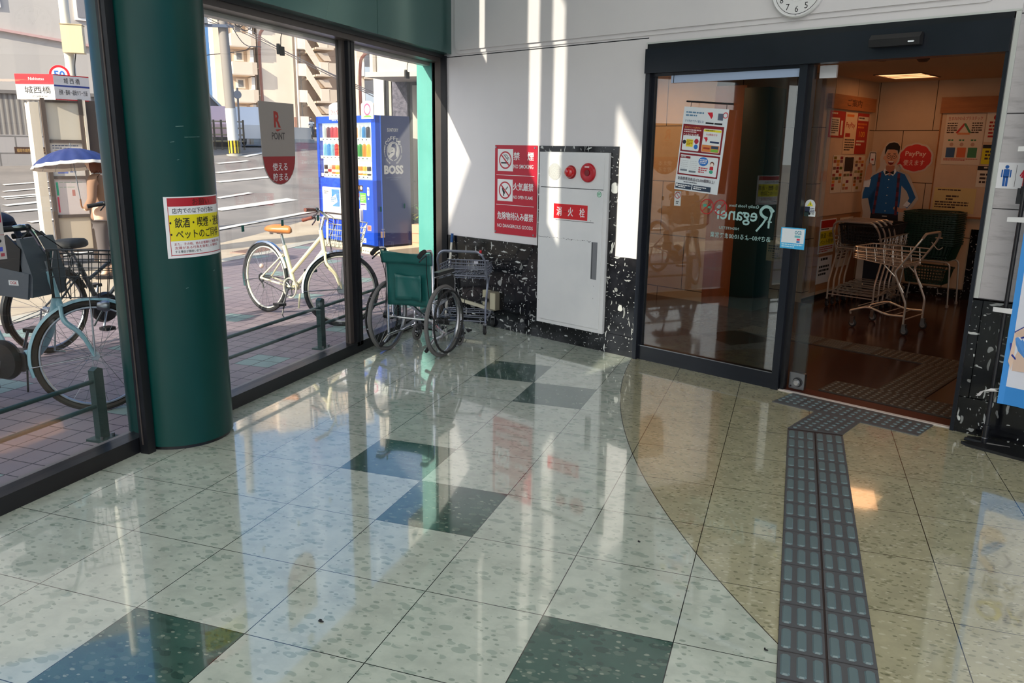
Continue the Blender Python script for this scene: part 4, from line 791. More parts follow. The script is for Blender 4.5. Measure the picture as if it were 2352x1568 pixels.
paper(t,.455,.165,.33,.44,[K((228,196,160),.6),(OR,.1,.05,.6,.06),('t','PayPay',.1,.24,.75,.16,PR),(PR,.1,.5,.4,.09),('l',),('g',.1,.64,.8,5,.06,PT)],'cream mobile payment notice in the top row of the guide board')
paper(t,.79,.165,.33,.44,[PR,(PW_,.05,.08,.9,.1),('l',),('g',.1,.1,.8,1,.07,PT),('t','100',.25,.44,.5,.14,K((230,160,60))),('g',.08,.24,.8,2,.08,OR),('g',.08,.66,.7,2,.08,PW_)],'red flyer with 100 yen print in the top row of the guide board')
for i,lb in enumerate(('left brownish event flyer in the lower row of the guide board','middle flyer with a dark photo in the lower row of the guide board','right flyer full of small pictures in the lower row of the guide board')):
    rr=random.Random(i+20); sp=[PW_]
    for k in range(26): sp.append((K((rr.randint(110,220),rr.randint(60,150),rr.randint(40,110))),.06+.3*rr.randint(0,2),.04+.09*rr.randint(0,9),.26,.075))
    if i==1: sp+=[('l',),(K((50,40,40)),.06,.05,.86,.38)]
    paper(t,.24+i*.30,.615+.004*i,.285,.40,sp,lb)
t2=lthing('wall_notice','red and yellow request notice below the guide board','notice',3.54,.865); WMt=t2.matrix_world
bpy.data.objects.remove(t2); base=thing('notice_rail','low cream pin strip under the guide board','notice board',WM@M.Translation((2.2,3.42,.90))@LM)
b=B(); b.bx(0,-.012,-.82,1.22,0,-.0,K((176,128,88),.6)); b.obj('board',base); bpy.context.view_layer.update()
paper(base,.10,.035,.42,.37,[WH,(PR,.04,.03,.92,.22),(YL,.04,.34,.92,.42),('l',),('g',.06,.27,.8,1,.06,BK),('t','飲酒・喫煙',.1,.40,.8,.15,BK),('t','ペット同伴',.1,.59,.8,.14,BK),('g',.06,.80,.85,3,.06,PR)],'yellow banded request notice with a red head, lowest left of the vestibule wall','notice',-.014)
paper(base,.62,.04,.38,.56,[PW_,('g',.08,.04,.8,1,.08,PR),('g',.08,.2,.8,4,.06,PT),('g',.08,.5,.8,6,.06,PT)],'cream notice with a red title under the guide board, behind the nested carts','notice',-.014)
paper(base,.13,.44,.38,.30,[WH,('g',.2,.06,.6,1,.16,BK),('g',.12,.34,.7,3,.14,BK)],'white notice with three heavy lines, lowest on the vestibule wall','notice',-.014)
t=wthing('recycling_board','wooden topped board with the recycling poster on the back vestibule wall','notice board',2.92,2.0,4.79)
b=B(); b.bx(-.02,-.05,0,1.6,0,.165,WD); b.obj('header',t); b=B(); b.bx(0,-.02,-1.09,1.58,0,0,'notice_back').bx(-.012,-.028,-1.1,.0,0,0,WD).bx(-.012,-.028,-1.11,1.58,0,-1.09,WD); b.obj('board',t); bpy.context.view_layer.update()
GR=K((70,130,90),.6)
pp=paper(t,.045,.01,.385,.53,[K((222,204,184),.6),('t','生まれかわるプラスチック',.06,.05,.86,.075,PR),('g',.05,.17,.26,5,.045,PT),('g',.68,.17,.26,5,.045,PT),('g',.12,.50,.2,1,.06,GR),('g',.4,.50,.2,1,.06,GR),('g',.7,.50,.2,1,.06,GR),('d',.22,.6,.05,K((190,150,130))),('d',.48,.6,.05,K((190,150,130))),('d',.76,.6,.05,K((190,150,130))),(K((60,90,130)),.1,.66,.23,.2),(K((214,110,70)),.38,.66,.23,.2),(GR,.66,.66,.23,.2),('g',.06,.88,.88,2,.025,PR)],'recycling poster with a three arrow triangle and three coloured bins','poster')
s=Sheet(0,0,-.004); s.line(.12,.20,.19,.10,.02,K((200,50,50))).lay().line(.19,.10,.255,.20,.02,GR).lay().line(.25,.205,.13,.205,.02,K((220,140,90))); s.obj('arrow_triangle',pp,smooth=False)
paper(t,.44,.0,.3,.30,[PW_,('d',.3,.17,.09,PR),('g',.1,.3,.8,5,.12,PR)],'pinkish notice with a red ring beside the recycling poster')
paper(t,.44,.33,.3,.20,[YL,(BK,0,0,1,.18),('g',.1,.3,.8,3,.18,PT)],'yellow notice with a black head beside the recycling poster')
paper(t,.42,.55,.3,.22,[PW_,(BK,0,0,1,.2),('l',),('g',.2,.04,.5,1,.12,PW_),('g',.1,.35,.8,3,.18,PT)],'white notice with a black head at the door edge of the recycling board')
paper(t,.02,.79,.42,.27,[K((216,190,130),.6),('g',.08,.06,.84,1,.09,PT),('g',.3,.3,.3,2,.12,PT),('g',.05,.55,.8,3,.1,PT)],'yellowish notice at the foot of the recycling board above the green baskets')
# flat advertising figure and its speech bubble sign
t=wthing('standee','life size flat cardboard figure of a man in a blue shirt, bow tie and braces','standee',2.60,0,4.30)
def out(pts,m,y0,y1,nm,par): b=B(); b.prism(pts,y0,y1,m,lambda a,b_,c:(a,c,b_)); return b.obj(nm,par,.8)
outl=[(-.24,.0),(-.24,.92),(-.265,1.02),(-.275,1.13),(-.27,1.26),(-.26,1.40),(-.27,1.47),(-.25,1.52),(-.235,1.59),(-.165,1.585),(-.155,1.42),(-.145,1.36),(-.11,1.43),(-.12,1.52),(-.10,1.60),(-.06,1.68),(0,1.70),(.055,1.68),(.085,1.61),(.10,1.52),(.10,1.50),(.06,1.40),(.20,1.35),(.27,1.22),(.33,1.10),(.29,1.02),(.23,.95),(.2,.90),(.2,.0)]
out(outl,K((196,180,164),.6),-.004,.0,'board',t)
s=Sheet(0,0,-.004); SK=K((206,150,118),.6); SK2=K((176,110,84),.6); BLU=K((24,92,150),.6); HR=K((24,18,18),.6); z=lambda p:[(x,-y) for x,y in p]
s.poly(z([(-.16,0),(-.17,.6),(-.15,.93),(.14,.93),(.17,.6),(.16,0)]),K((28,30,44),.6)).lay()
s.poly(z([(-.15,.92),(-.16,1.08),(-.13,1.20),(-.145,1.14),(-.20,1.08),(-.262,1.07),(-.262,1.13),(-.235,1.26),(-.17,1.33),(-.07,1.385),(.06,1.385),(.16,1.35),(.23,1.24),(.30,1.11),(.26,1.04),(.225,.99),(.20,1.01),(.235,1.10),(.20,1.17),(.14,1.23),(.145,1.06),(.14,.92)]),BLU).lay()
s.poly(z([(-.262,1.26),(-.25,1.40),(-.24,1.44),(-.2,1.43),(-.185,1.37),(-.20,1.28)]),SK).poly(z([(-.262,1.20),(-.262,1.27),(-.19,1.29),(-.2,1.2)]),WH)
s.poly(z([(.225,1.0),(.255,1.045),(.215,1.07),(.18,1.02)]),WH).poly(z([(.20,.99),(.16,.985),(.10,1.01),(.08,.985),(.10,.96),(.15,.945),(.20,.95),(.22,.99)]),SK).line(.09,-.975,.14,-.965,.002,SK2).line(.1,-.99,.15,-.98,.002,SK2)
s.lay(2).poly(z([(-.045,1.36),(-.045,1.44),(.045,1.44),(.045,1.36),(0,1.33)]),SK2).poly(z([(-.068,1.375),(-.055,1.41),(0,1.355),(.055,1.41),(.07,1.375),(.04,1.33),(0,1.35),(-.04,1.33)]),WH).lay()
s.disc(0,-1.525,.066,SK,.092).lay().poly(z([(-.05,1.61),(-.072,1.55),(-.075,1.58),(-.07,1.64),(-.04,1.675),(.01,1.685),(.05,1.675),(.078,1.64),(.076,1.56),(.066,1.55),(.058,1.60),(.02,1.61)]),HR).disc(-.072,-1.52,.012,SK,.02).disc(.07,-1.52,.012,SK,.02)
s.lay().ring(-.028,-1.535,.018,.022,HR,16).ring(.03,-1.535,.018,.022,HR,16).line(-.01,-1.54,.012,-1.54,.004,HR).line(-.042,-1.564,-.014,-1.568,.006,HR).line(.016,-1.568,.046,-1.564,.006,HR).line(-.036,-1.535,-.02,-1.535,.005,HR).line(.022,-1.535,.038,-1.535,.005,HR).poly(z([(-.006,1.53),(.008,1.53),(.014,1.495),(-.01,1.495)]),SK2)
s.poly(z([(-.032,1.485),(.034,1.485),(.026,1.455),(.0,1.445),(-.024,1.458)]),K((120,30,34))).lay().poly(z([(-.028,1.484),(.03,1.484),(.024,1.474),(-.022,1.474)]),WH)
s.poly(z([(-.045,1.385),(-.045,1.345),(-.005,1.36),(-.005,1.37)]),HR).poly(z([(.045,1.385),(.045,1.345),(.005,1.36),(.005,1.37)]),HR).rect(-.006,-1.373,.012,.016,K((180,80,80)))
for x0,x1 in ((-.10,-.125),(.10,.115)):
    for i in range(9): yy=1.36-.05*i; xx=x0+(x1-x0)*i/9; s.rect(xx-.014,-yy,.028,.05,K((60,30,52)) if i%2 else K((110,40,60)))
for i in range(5): s.disc(0,-1.29+.085*i,.006,WH,n=8)
s.lay().rrect(-.232,-1.575,.066,.135,.008,K((30,28,30))).lay().rrect(-.226,-1.568,.054,.12,.005,K((226,214,208))).lay().rect(-.21,-1.51,.022,.02,PR).poly(z([(-.245,1.40),(-.225,1.47),(-.205,1.46),(-.19,1.43),(-.2,1.40)]),SK).line(-.235,-1.43,-.2,-1.44,.002,SK2).line(-.235,-1.415,-.2,-1.425,.002,SK2)
s.obj('print',t,smooth=False)
b=B(); b.bx(-.2,0,0,.16,.25,.01,K((190,180,170))).bar((0,.002,.9),(0,.22,.01),.02,.05,K((190,180,170))); b.obj('stand',t)
t2=wthing('speech_bubble_sign','red cloud shaped sign with white lettering beside the cardboard man','sign',2.85,1.525,4.28)
def cloud(k,n=10): 
    o=[]
    for i in range(n*6): a_=2*PI*i/(n*6); r_=1+.05*abs(math.sin(n*a_/2)); o.append((.155*k*r_*math.cos(a_),.135*k*r_*math.sin(a_)))
    return o
out([(-.20,-.07),(-.12,-.09)]+[p for p in cloud(1.12)],K((206,186,170),.6),-.003,0,'board',t2) if 0 else out(cloud(1.12),K((206,186,170),.6),-.003,0,'board',t2)
s=Sheet(0,0,-.003); s.poly([(x,-y) for x,y in cloud(1)],K((206,52,44),.5)).poly([(-.15,.02),(-.18,.075),(-.12,.06)],K((206,52,44),.5)).lay(2).text('PayPay',-.105,-.07,.065,K((236,190,170)),.21,.02).text('使えます',-.115,.02,.06,K((236,190,170)),.21,.02); s.obj('print',t2,smooth=False)
b=B(); b.bar((-.12,.004,-.06),(-.17,.012,-.14),.006,.04,K((190,180,170))); b.obj('rear_strut',t2)
# ceiling light panel, detectors, lamps
t=wthing('ceiling_light','square recessed warm ceiling light in the vestibule','light',2.75,2.35,4.03)
b=B(); b.bx(-.215,-.285,-.004,.215,.285,.0,mat('lamp_warm',(255,190,130),.5,0,.5,1.4,0,(255,200,140))); b.obj('diffuser',t); b=B(); 
for a_ in ((-.235,-.3,-.22,.3),(.22,-.3,.235,.3),(-.235,-.3,.235,-.285),(-.235,.285,.235,.3)): b.bx(a_[0],a_[1],-.01,a_[2],a_[3],0,K((150,110,80)))
b.bx(-.215,-.08,-.008,.215,-.075,-.004,K((200,140,90))).bx(-.215,.075,-.008,.215,.08,-.004,K((200,140,90))); b.obj('trim_frame',t)
for i,(s_,tt,lb) in enumerate(((3.18,2.1,'small dark ceiling detector nearest the light panel'),(3.42,2.35,'small dark ceiling detector nearest the right door edge'))):
    b=B(); b.lathe([(0,0),(.05,0),(.05,-.02),(.03,-.04),(0,-.04)],K((96,70,56)),16); b.bx(-.1,-.006,-.012,.0,.006,0,K((90,66,52))); tag(b.obj('ceiling_detector',mw=WM@M.Translation((s_,tt,2.35))),lb,'detector')
p=wl(2.75,4.03,2.335); l=area('light_vestibule',p,(0,0,0),.43,.56,1.9,(1,.46,.20))
p=wl(5.6,3.2,2.33); l=area('fill_vestibule_far',p,(0,0,0),.6,1.2,13,(1,.46,.20)); p=wl(.9,1.6,2.33); l=area('fill_vestibule_left',p,(0,0,0),.5,.5,26,(1,.5,.24))  # two unseen fills, added to brighten the vestibule and its inner panel
# tactile paving inside
def rectp(s0,s1,t0,t1): return [tuple(wl(s_,t_)[:2]) for s_,t_ in ((s0,t0),(s1,t0),(s1,t1),(s0,t1))]
MB_=K((56,50,44),.5); MT_=K((84,76,66),.5)
P=rectp(3.70,4.60,.20,.50); o0=wl(3.70,.20); dots('tactile_plate','brownish dotted tactile strip just inside the door track',P,TH,(o0.x,o0.y),18,6,inpoly(P,.01),.0,MB_,MT_)
P=rectp(3.98,4.28,.50,1.46); o0=wl(3.98,.5); dots('tactile_plate','brownish dotted tactile path running inward from the door track',P,TH,(o0.x,o0.y),6,19,inpoly(P,.01),.0,MB_,MT_)
P=rectp(3.6,4.6,1.46,1.76); o0=wl(3.6,1.46); dots('tactile_plate','brownish dotted tactile crossing at the far end of the inner path',P,TH,(o0.x,o0.y),20,6,inpoly(P,.01),.0,MB_,MT_)
b=B(WM); b.bx(2.4,1.46,0,3.6,1.76,.005,MB_)
for i in range(5):
    for j in range(8): b.rbx(2.42+i*.24,1.475+j*.036,.005,2.62+i*.24,1.493+j*.036,.009,MT_,.006,2)
tag(b.obj('tactile_strip'),'brownish barred tactile strip inside the vestibule floor','tactile paving')
# carts, basket stack, extinguisher
BS='brass_steel'
proto=None
def hand_basket(mw,label,m,group,name='hand_basket',hgt=.17):
    t=thing(name,label,'basket',mw,group); b=B(); L,W_2=.215,.15; fr=.86
    def rg(k,z,n=5): 
        o=[]
        for cx_,cy_,st in ((L*k-.03,W_2*k-.03,0),(-L*k+.03,W_2*k-.03,1),(-L*k+.03,-W_2*k+.03,2),(L*k-.03,-W_2*k+.03,3)):
            for i in range(n+1): a_=(st+i/n)*PI/2; o.append((cx_+.03*math.cos(a_),cy_+.03*math.sin(a_),z))
        return o
    b.loft([rg(1.05,hgt-.012),rg(1.05,hgt),rg(.99,hgt),rg(.99,hgt-.012)],m,True,False)
    for k in range(4): z=.03+k*.032; q=fr+(1-fr)*z/hgt; b.loft([rg(q,z),rg(q,z+.008),rg(q-.02,z+.008),rg(q-.02,z)],m,True,False)
    b.loft([rg(fr,0),rg(fr,.012)],m); T_=rg(1,hgt-.01,3); Bm=rg(fr,0,3)
    def lerp(a,b_,t_): return tuple(a[i]+(b_[i]-a[i])*t_ for i in range(3))
    n=len(T_)
    for i in range(n):
        j=(i+1)%n; d=math.dist(T_[i],T_[j]); kk=max(1,int(d/.03))
        for q in range(kk): p0=lerp(T_[i],T_[j],q/kk); p1=lerp(Bm[i],Bm[j],q/kk); b.tube([p1,p0],.004,m,4,caps=False)
    b.obj('body',t); 
    for y in (-1,1): b=B(); b.tube(fil([(-L*.9,y*W_2*.98,hgt),(-L*.7,y*W_2*.9,hgt+.006),(L*.7,y*W_2*.9,hgt+.006),(L*.9,y*W_2*.98,hgt)],.02),.004,m,6); b.obj('handle',t)
    return t
def vcart(s_,t_,rz,label,group=None,**k): return trolley(WM@M.Translation((s_,t_,0))@M.Rotation(rz,4,'Z'),label,BS,group=group,**k)
c0=vcart(3.33,2.62,R(86),'steel shopping cart standing alone sideways in front of the nested carts',sy=1.06)
b=B(); b.torus((.22,-.25,.84),(0,0,1),.03,.003,BS,20,5).tube(bez([(.2,-.2,.80),(.2,-.26,.74),(.2,-.30,.76)]),.004,BS,5); b.obj('ring_hook',c0)
names=['front','second','third','rearmost']; rows=[]
c1=vcart(2.73,3.40,R(178),'front steel shopping cart of the nested row, nearest to the door','nested steel carts in the vestibule',sy=-1.0,sx=1.12)
b=B(); b.bx(-.09,-.30,.80,.1,-.27,.885,'basket_dark').bx(-.02,-.302,.83,.05,-.30,.87,K((150,40,40))).bx(-.16,-.29,.875,-.08,-.25,.895,K((220,200,180))); 
rows=[c1]; bpy.context.view_layer.update(); CH={}
for q in bpy.data.objects:
    if q.parent: CH.setdefault(q.parent.name,[]).append(q)
for i in range(1,4): rows.append(dup(c1,WM@M.Translation((2.73-.008*i,3.40+.16*i,0))@M.Rotation(R(178),4,'Z'),names[i].capitalize()+' steel shopping cart of the nested row by the guide board',ch=CH))
b.obj('advert_panel',c1)
for i in range(4):
    if i==0: hb=hand_basket(WM@M.Translation((2.72,3.44,.66)),'dark plastic hand basket on the front nested cart','basket_dark','dark baskets on the nested carts',hgt=.2)
    else:
        if i==1: bpy.context.view_layer.update()
        dup(hb,WM@M.Translation((2.73-.008*i,3.44+.16*i,.66)),'dark plastic hand basket on the %s nested cart'%names[i])
st=wthing('basket_stand','steel wire stand carrying the tall stack of green baskets','stand',3.13,0,4.28)
b=B(); 
for y in (-.16,.16): b.tube(fil([(-.24,y,.02),(-.2,y,.47),(.24,y,.47),(.27,y,.02)],.05),.009,BS,8)
for x in (-.18,0,.2): b.cyl((x,-.16,.47),(x,.16,.47),.006,BS,6)
for x,y in ((-.24,-.16),(-.24,.16),(.27,-.16),(.27,.16)): b.cyl((x,y,0),(x,y,.025),.016,K((150,140,130)),10)
b.obj('frame',st)
b=hand_basket(wl(3.12,4.30,.20) and WM@M.Translation((3.12,4.30,.22)),'green hand basket hanging under the stand of stacked baskets','basket_green',None)
h0=hand_basket(WM@M.Translation((3.12,4.28,.482)),'green hand basket, bottom one of the tall stack','basket_green','green hand baskets in the tall stack',hgt=.17); h0.scale=(1.2,1.15,1)
bpy.context.view_layer.update(); NB_=15
for i in range(1,NB_):
    d=dup(h0,h0.matrix_world@M.Translation((.002*math.sin(i*2.1),.002*math.cos(i*1.7),.0232*i)),None)
    d['label']='green hand basket, '+('topmost of the tall stack' if i==NB_-1 else '%s from the bottom of the tall stack'%['','second','third','fourth','fifth','sixth','seventh','eighth','ninth','tenth','eleventh','twelfth','thirteenth','fourteenth','fifteenth','sixteenth'][i])
t=wthing('fire_extinguisher','red fire extinguisher standing on the floor behind the nested carts','extinguisher',2.53,0,4.45)
b=B(); b.lathe([(0,0),(.07,0),(.075,.01),(.075,.36),(.06,.41),(.025,.44),(.02,.46),(0,.46)],K((150,20,24),.3),28); b.obj('body',t); b=B(); b.cyl((0,0,.46),(0,0,.49),.018,'steel',12).bar((-.01,0,.5),(.09,0,.52),.018,.01,'black_plastic').bar((-.01,0,.485),(.08,0,.465),.018,.008,'black_plastic'); b.obj('valve',t)
b=B(); b.tube(bez([(-.015,0,.47),(-.07,-.0,.46),(-.1,0,.36),(-.095,0,.15)]),.009,'rubber',8); b.obj('hose',t)
s=Sheet(0,0,-.0755); s.rect(-.02,-.22,.04,.1,K((225,225,220))).greek(-.015,-.2,.03,4,.02,PR,1); s.obj('label_print',t,smooth=False)
# ---------------------------------------------------------------- handrails on the pavement
RG='rail_green'
def handrail(y0,y1,posts,label):
    t=thing('handrail',label,'railing',M.Translation((-.965,0,0)),'green handrails outside the shop windows')
    for z,nm in ((.335,'upper_rail'),(.195,'lower_rail')): b=B(); b.cyl((0,y0,z),(0,y1,z),.0125,RG,12); b.obj(nm,t)
    for y in posts:
        b=B(); b.bx(-.02,y-.03,.0,.02,y+.03,.395,RG).prism([(-.03,.395),(.03,.395),(.0,.41)],-.02,.02,RG,lambda a,b_,c:(c,y+a,b_)).bx(-.055,y-.06,0,.055,y+.06,.012,RG)
        for q in (-.04,.04): b.cyl((.035,y+q,.012),(.035,y+q,.03),.008,'steel',6)
        b.obj('post',t)
handrail(-3.2,1.24,(-3.1,-.6,1.24),'dark green two bar handrail outside the left window by the blue bicycle')
handrail(2.0,4.75,(2.0,3.436,4.75),'dark green two bar handrail in front of the cream bicycle')
b=B(); b.torus((-.97,.47,.235),(.3,1,.2),.055,.006,'steel',28,6); b.torus((-.99,.5,.22),(1,.3,.2),.05,.006,'steel',28,6); tag(b.obj('cable_lock'),'steel ring lock looped on the handrail at the left edge','lock')
# ---------------------------------------------------------------- bicycles
def wheel(par,name,c,r,tm,rim,ns=28,ax=(0,1,0),hub=.022,tw=.018):
    b=B(); b.torus(c,ax,r-tw*2-.006,.008,rim,56,6,.012).cyl(V(c)-V(ax)*.04,V(c)+V(ax)*.04,hub,'steel',14); spokes(b,c,ax,hub,r-tw*2-.008,ns,'steel',.03,.0014); w_=b.obj(name,par)
    b=B(); b.torus(c,ax,r-tw,tw,tm,60,8); b.obj('tyre',w_); return w_
def fender(b,c,r,a0,a1,m,w=.028,n=20):
    rings=[]; c=V(c)
    for i in range(n+1):
        a_=a0+(a1-a0)*i/n; d=V((math.cos(a_),0,math.sin(a_))); rings.append([c+d*(r-.012)+V((0,-w,0)),c+d*(r+.004)+V((0,-w*.6,0)),c+d*(r+.008),c+d*(r+.004)+V((0,w*.6,0)),c+d*(r-.012)+V((0,w,0)),c+d*(r+.002)])
    b.loft(rings,m)
def bike(mw,label,kind,steer):
    t=thing('bicycle',label,'bicycle',mw); r=.335; wb=1.03; cream=kind=='cream'; FM={'cream':'cream','blue':mat('bike_blue',(150,194,206),.3,0,.5,0,.4),'dark':mat('bike_dark',(52,56,62),.35,0,.5)}[kind]
    FN={'cream':'chrome','blue':FM,'dark':'black_plastic'}[kind]; TY='rubber' if cream else mat('tyre_tan',(60,52,46),.7); RH=V((0,0,r)); FH=V((wb,0,r)); BBk=V((.44,0,.285))
    wheel(t,'rear_wheel',RH,r,TY,K((225,220,205),.4) if cream else 'steel')
    HT=V((.80,0,.84)) ; HB=V((.845,0,.665)); ST=V((.285,0,.66))
    b=B(); 
    if kind=='blue':
        b.tube(bez([BBk+V((-.02,0,.05)),(.52,0,.30),(.66,0,.36),(.77,0,.52),HB+V((-.01,0,.02))]),[.034]*8+[.036]*8+[.032]*8+[.026]*9,FM,12).tube([BBk,(.27,0,.62)],.017,FM,10)
    else:
        b.tube([BBk,HB],.021 if cream else .015,FM,10)
        if cream: b.tube([BBk+(ST-BBk)*.35,HT+V((.008,0,-.06))],.019,FM,10)
        else: b.tube([BBk+(ST-BBk)*.6,HT+V((.008,0,-.06))],.014,FM,10)
        b.tube([BBk,ST],.02,FM,10)
    for y in (-1,1): b.tube([BBk+V((0,y*.03,0)),RH+V((0,y*.06,0))],.009,FM,8).tube([ST+V((0,y*.015,-.08)),RH+V((0,y*.06,0))],.008,FM,8)
    b.tube([HB+V((.008,0,-.03)),HT],.019,FM,12).cyl(BBk+V((0,-.035,0)),BBk+V((0,.035,0)),.024,FM,14); b.obj('frame',t)
    b=B(); b.tube([ST-(ST-BBk)*.05,ST+(ST-BBk)*.28],.0125,'steel',10); b.obj('seat_post',t)
    sp_=ST+(ST-BBk)*.30; b=B(); SM='leather' if cream else 'rubber'
    secs=[(-.13,.055,.02,.02),(-.12,.10,.03,.02),(-.06,.115,.035,.022),(0,.085,.036,.02),(.06,.045,.034,.018),(.12,.026,.03,.014),(.145,.014,.018,.008)]
    b.loft([[sp_+V((x,w_*math.cos(a_),zc*(1.5 if math.sin(a_)>0 else .9)*math.sin(a_)+.03)) for a_ in [2*PI*k/14 for k in range(14)]] for x,w_,zc,_ in secs],SM)
    sd=b.obj('saddle',t,1.2); b=B()
    for y in (-.04,.04): b.torus(sp_+V((-.09,y,-.01)),(0,0,1),.016,.003,'steel',14,5); b.torus(sp_+V((-.09,y,.0)),(0,0,1),.016,.003,'steel',14,5); b.tube([sp_+V((-.1,y,.015)),sp_+V((.08,y*.5,.012))],.003,'steel',5)
    b.obj('springs',sd)
    b=B(); fender(b,RH,r+.012,R(20),R(200),FN); b.tube([RH+V((0,.05,0)),RH+V((-.33*math.cos(R(20)),.03,.33*math.sin(R(-10))))],.003,'steel',5).tube([RH+V((0,-.05,0)),RH+V((-.34*math.cos(R(20)),-.03,.34*math.sin(R(-10))))],.003,'steel',5); b.obj('rear_fender',t)
    # drive
    b=B(); cy_=-.05; b.torus(BBk+V((0,cy_,0)),(0,1,0),.075,.006,'steel',32,6).torus(BBk+V((0,cy_-.01,0)),(0,1,0),.09,.008,K((190,186,176),.3),32,6)
    for i in range(5): a_=2*PI*i/5; b.tube([BBk+V((0,cy_,0)),BBk+V((.075*math.cos(a_),cy_,.075*math.sin(a_)))],.006,'steel',5)
    if cream: b.tube([BBk+V((0,cy_,.075)),RH+V((0,cy_,.03))],.004,'rubber',5).tube([BBk+V((0,cy_,-.075)),RH+V((0,cy_,-.03))],.004,'rubber',5).torus(RH+V((0,cy_,0)),(0,1,0),.035,.008,'black_plastic',20,6).tube([RH+V((0,cy_,-.03)),RH+V((.03,cy_,-.1))],.008,'black_plastic',6)
    else: b.rbx(.05,cy_-.02,.30,.52,cy_+.01,.37,'black_plastic',.02,3,'y').lathe([(0,0),(.12,.0),(.125,.02),(.11,.05),(0,.055)],'black_plastic',28,M.Translation(BBk+V((0,-.03,0)))@M.Rotation(PI/2,4,'X')).rbx(.42,-.05,.22,.60,.05,.34,'black_plastic',.03,3,'y')
    b.obj('chain_drive',t)
    for y,a_ in ((-1,R(250)),(1,R(70))):
        b=B(); e=BBk+V((.165*math.cos(a_),y*.09,.165*math.sin(a_))); b.tube([BBk+V((0,y*.06,0)),BBk+V((.0,y*.08,0)),e],.009,'steel',8); ck=b.obj('crank',t); b=B(); b.rbx(e.x-.045,e.y if y>0 else e.y-.09,e.z-.012,e.x+.045,e.y+.09 if y>0 else e.y,e.z+.012,'black_plastic',.008,2,'z'); b.obj('pedal',ck)
    if cream: b=B(); b.tube([RH+V((.36,-.03,-.09)),RH+V((.40,-.12,-.30))],.007,'black_plastic',6).tube([RH+V((.40,-.12,-.30)),RH+V((.44,-.13,-.325))],.006,'black_plastic',6); b.obj('kickstand',t)
    else:
        b=B(); 
        for y in (-.1,.1): b.tube([RH+V((0,y*.8,0)),RH+V((-.05,y,-.30)),RH+V((.03,y,-.325))],.008,'steel',6)
        b.obj('kickstand',t)
    if cream: b=B(); b.ball((.03,-.07,.45),(.022,.022,.022),K((220,190,180)),10,8); b.obj('reflector',t)
    # steered group
    piv=HB; axis=(HT-HB).normalized(); SRm=M.Translation(piv)@M.Rotation(steer,4,axis)@M.Translation(-piv)
    g=wheel(t,'front_wheel',FH,r,TY,K((180,176,168),.4) if cream else 'steel',ns=28,hub=.042 if cream else .026)
    fk=B()
    for y in (-1,1): fk.tube(bez([HB+V((.01,y*.03,-.03)),HB+V((.03,y*.055,-.12)),(FH.x-.07,y*.055,r+.13),FH+V((0,y*.055,0))],6),[.0125]*10+[.01]*9,FM,8)
    fk.tube([HB+V((.01,-.035,-.03)),HB+V((.01,.035,-.03))],.016,FM,8).tube([HB,HT+V((-.012,0,.06))],.0125,'steel',10); fk=fk.obj('fork',t)
    ff=B(); fender(ff,FH,r+.012,R(200 if not cream else 192),R(62),FN); 
    for y in (-.06,.06): ff.tube([FH+V((0,y,0)),FH+V((-.335,y*.5,-.06))],.0028,'steel',5)
    if cream: ff.poly if 0 else ff.rbx(FH.x-.365,-.03,r-.21,FH.x-.35,.03,r-.08,'cream',.005)
    else: ff.rbx(FH.x-.36,-.022,r-.2,FH.x-.352,.022,r-.07,'black_plastic',.005)
    ff=ff.obj('front_fender',t); hb=B(); hz=HT+V((-.015,0,.09))
    if cream: pts=[(hz.x-.12,-.28,hz.z+.03),(hz.x-.04,-.20,hz.z+.055),(hz.x+.05,-.06,hz.z+.03),(hz.x+.05,.06,hz.z+.03),(hz.x-.04,.20,hz.z+.055),(hz.x-.12,.28,hz.z+.03)]
    else: pts=[(hz.x-.16,-.27,hz.z+.13),(hz.x-.06,-.24,hz.z+.145),(hz.x+.0,-.1,hz.z+.03),(hz.x+.0,.1,hz.z+.03),(hz.x-.06,.24,hz.z+.145),(hz.x-.16,.27,hz.z+.13)]
    hb.tube(bez(pts,6),.011,'chrome',8).tube([HT,hz+V((.03,0,.03))],.015,'chrome',8); hb=hb.obj('handlebar',t); ex=[]
    for y in (-1,1):
        p=V(pts[0]) if y<0 else V(pts[-1]); q=V(pts[1]) if y<0 else V(pts[-2]); d=(p-q).normalized(); g_=B(); g_.tube([p-d*.09,p+d*.03],[.0155,.017],'grip_brown' if cream else 'rubber',12); g_=g_.obj('grip',hb); ex.append(g_)
        l=B(); l.tube(bez([q+(p-q)*.1+V((.01,0,0)),q+(p-q)*.3+V((.035,y*.01,-.015)),p-d*.03+V((.045,y*.01,-.05))]),.006,'steel' if cream else 'black_plastic',6).ball(q+V((.0,0,0)),.02,'black_plastic',10,6); l=l.obj('brake_lever',hb)
    cb_=B()
    for y in (-1,1): cb_.tube(bez([V(pts[1 if y<0 else -2])+V((.02,0,0)),hz+V((.13,y*.1,-.0)),hz+V((.10,y*.02,-.15)),FH+V((-.12,y*.04,.34))],6),.003,'rubber',5)
    cb_=cb_.obj('cables',t)
    st_=[g,fk,ff,hb,cb_]
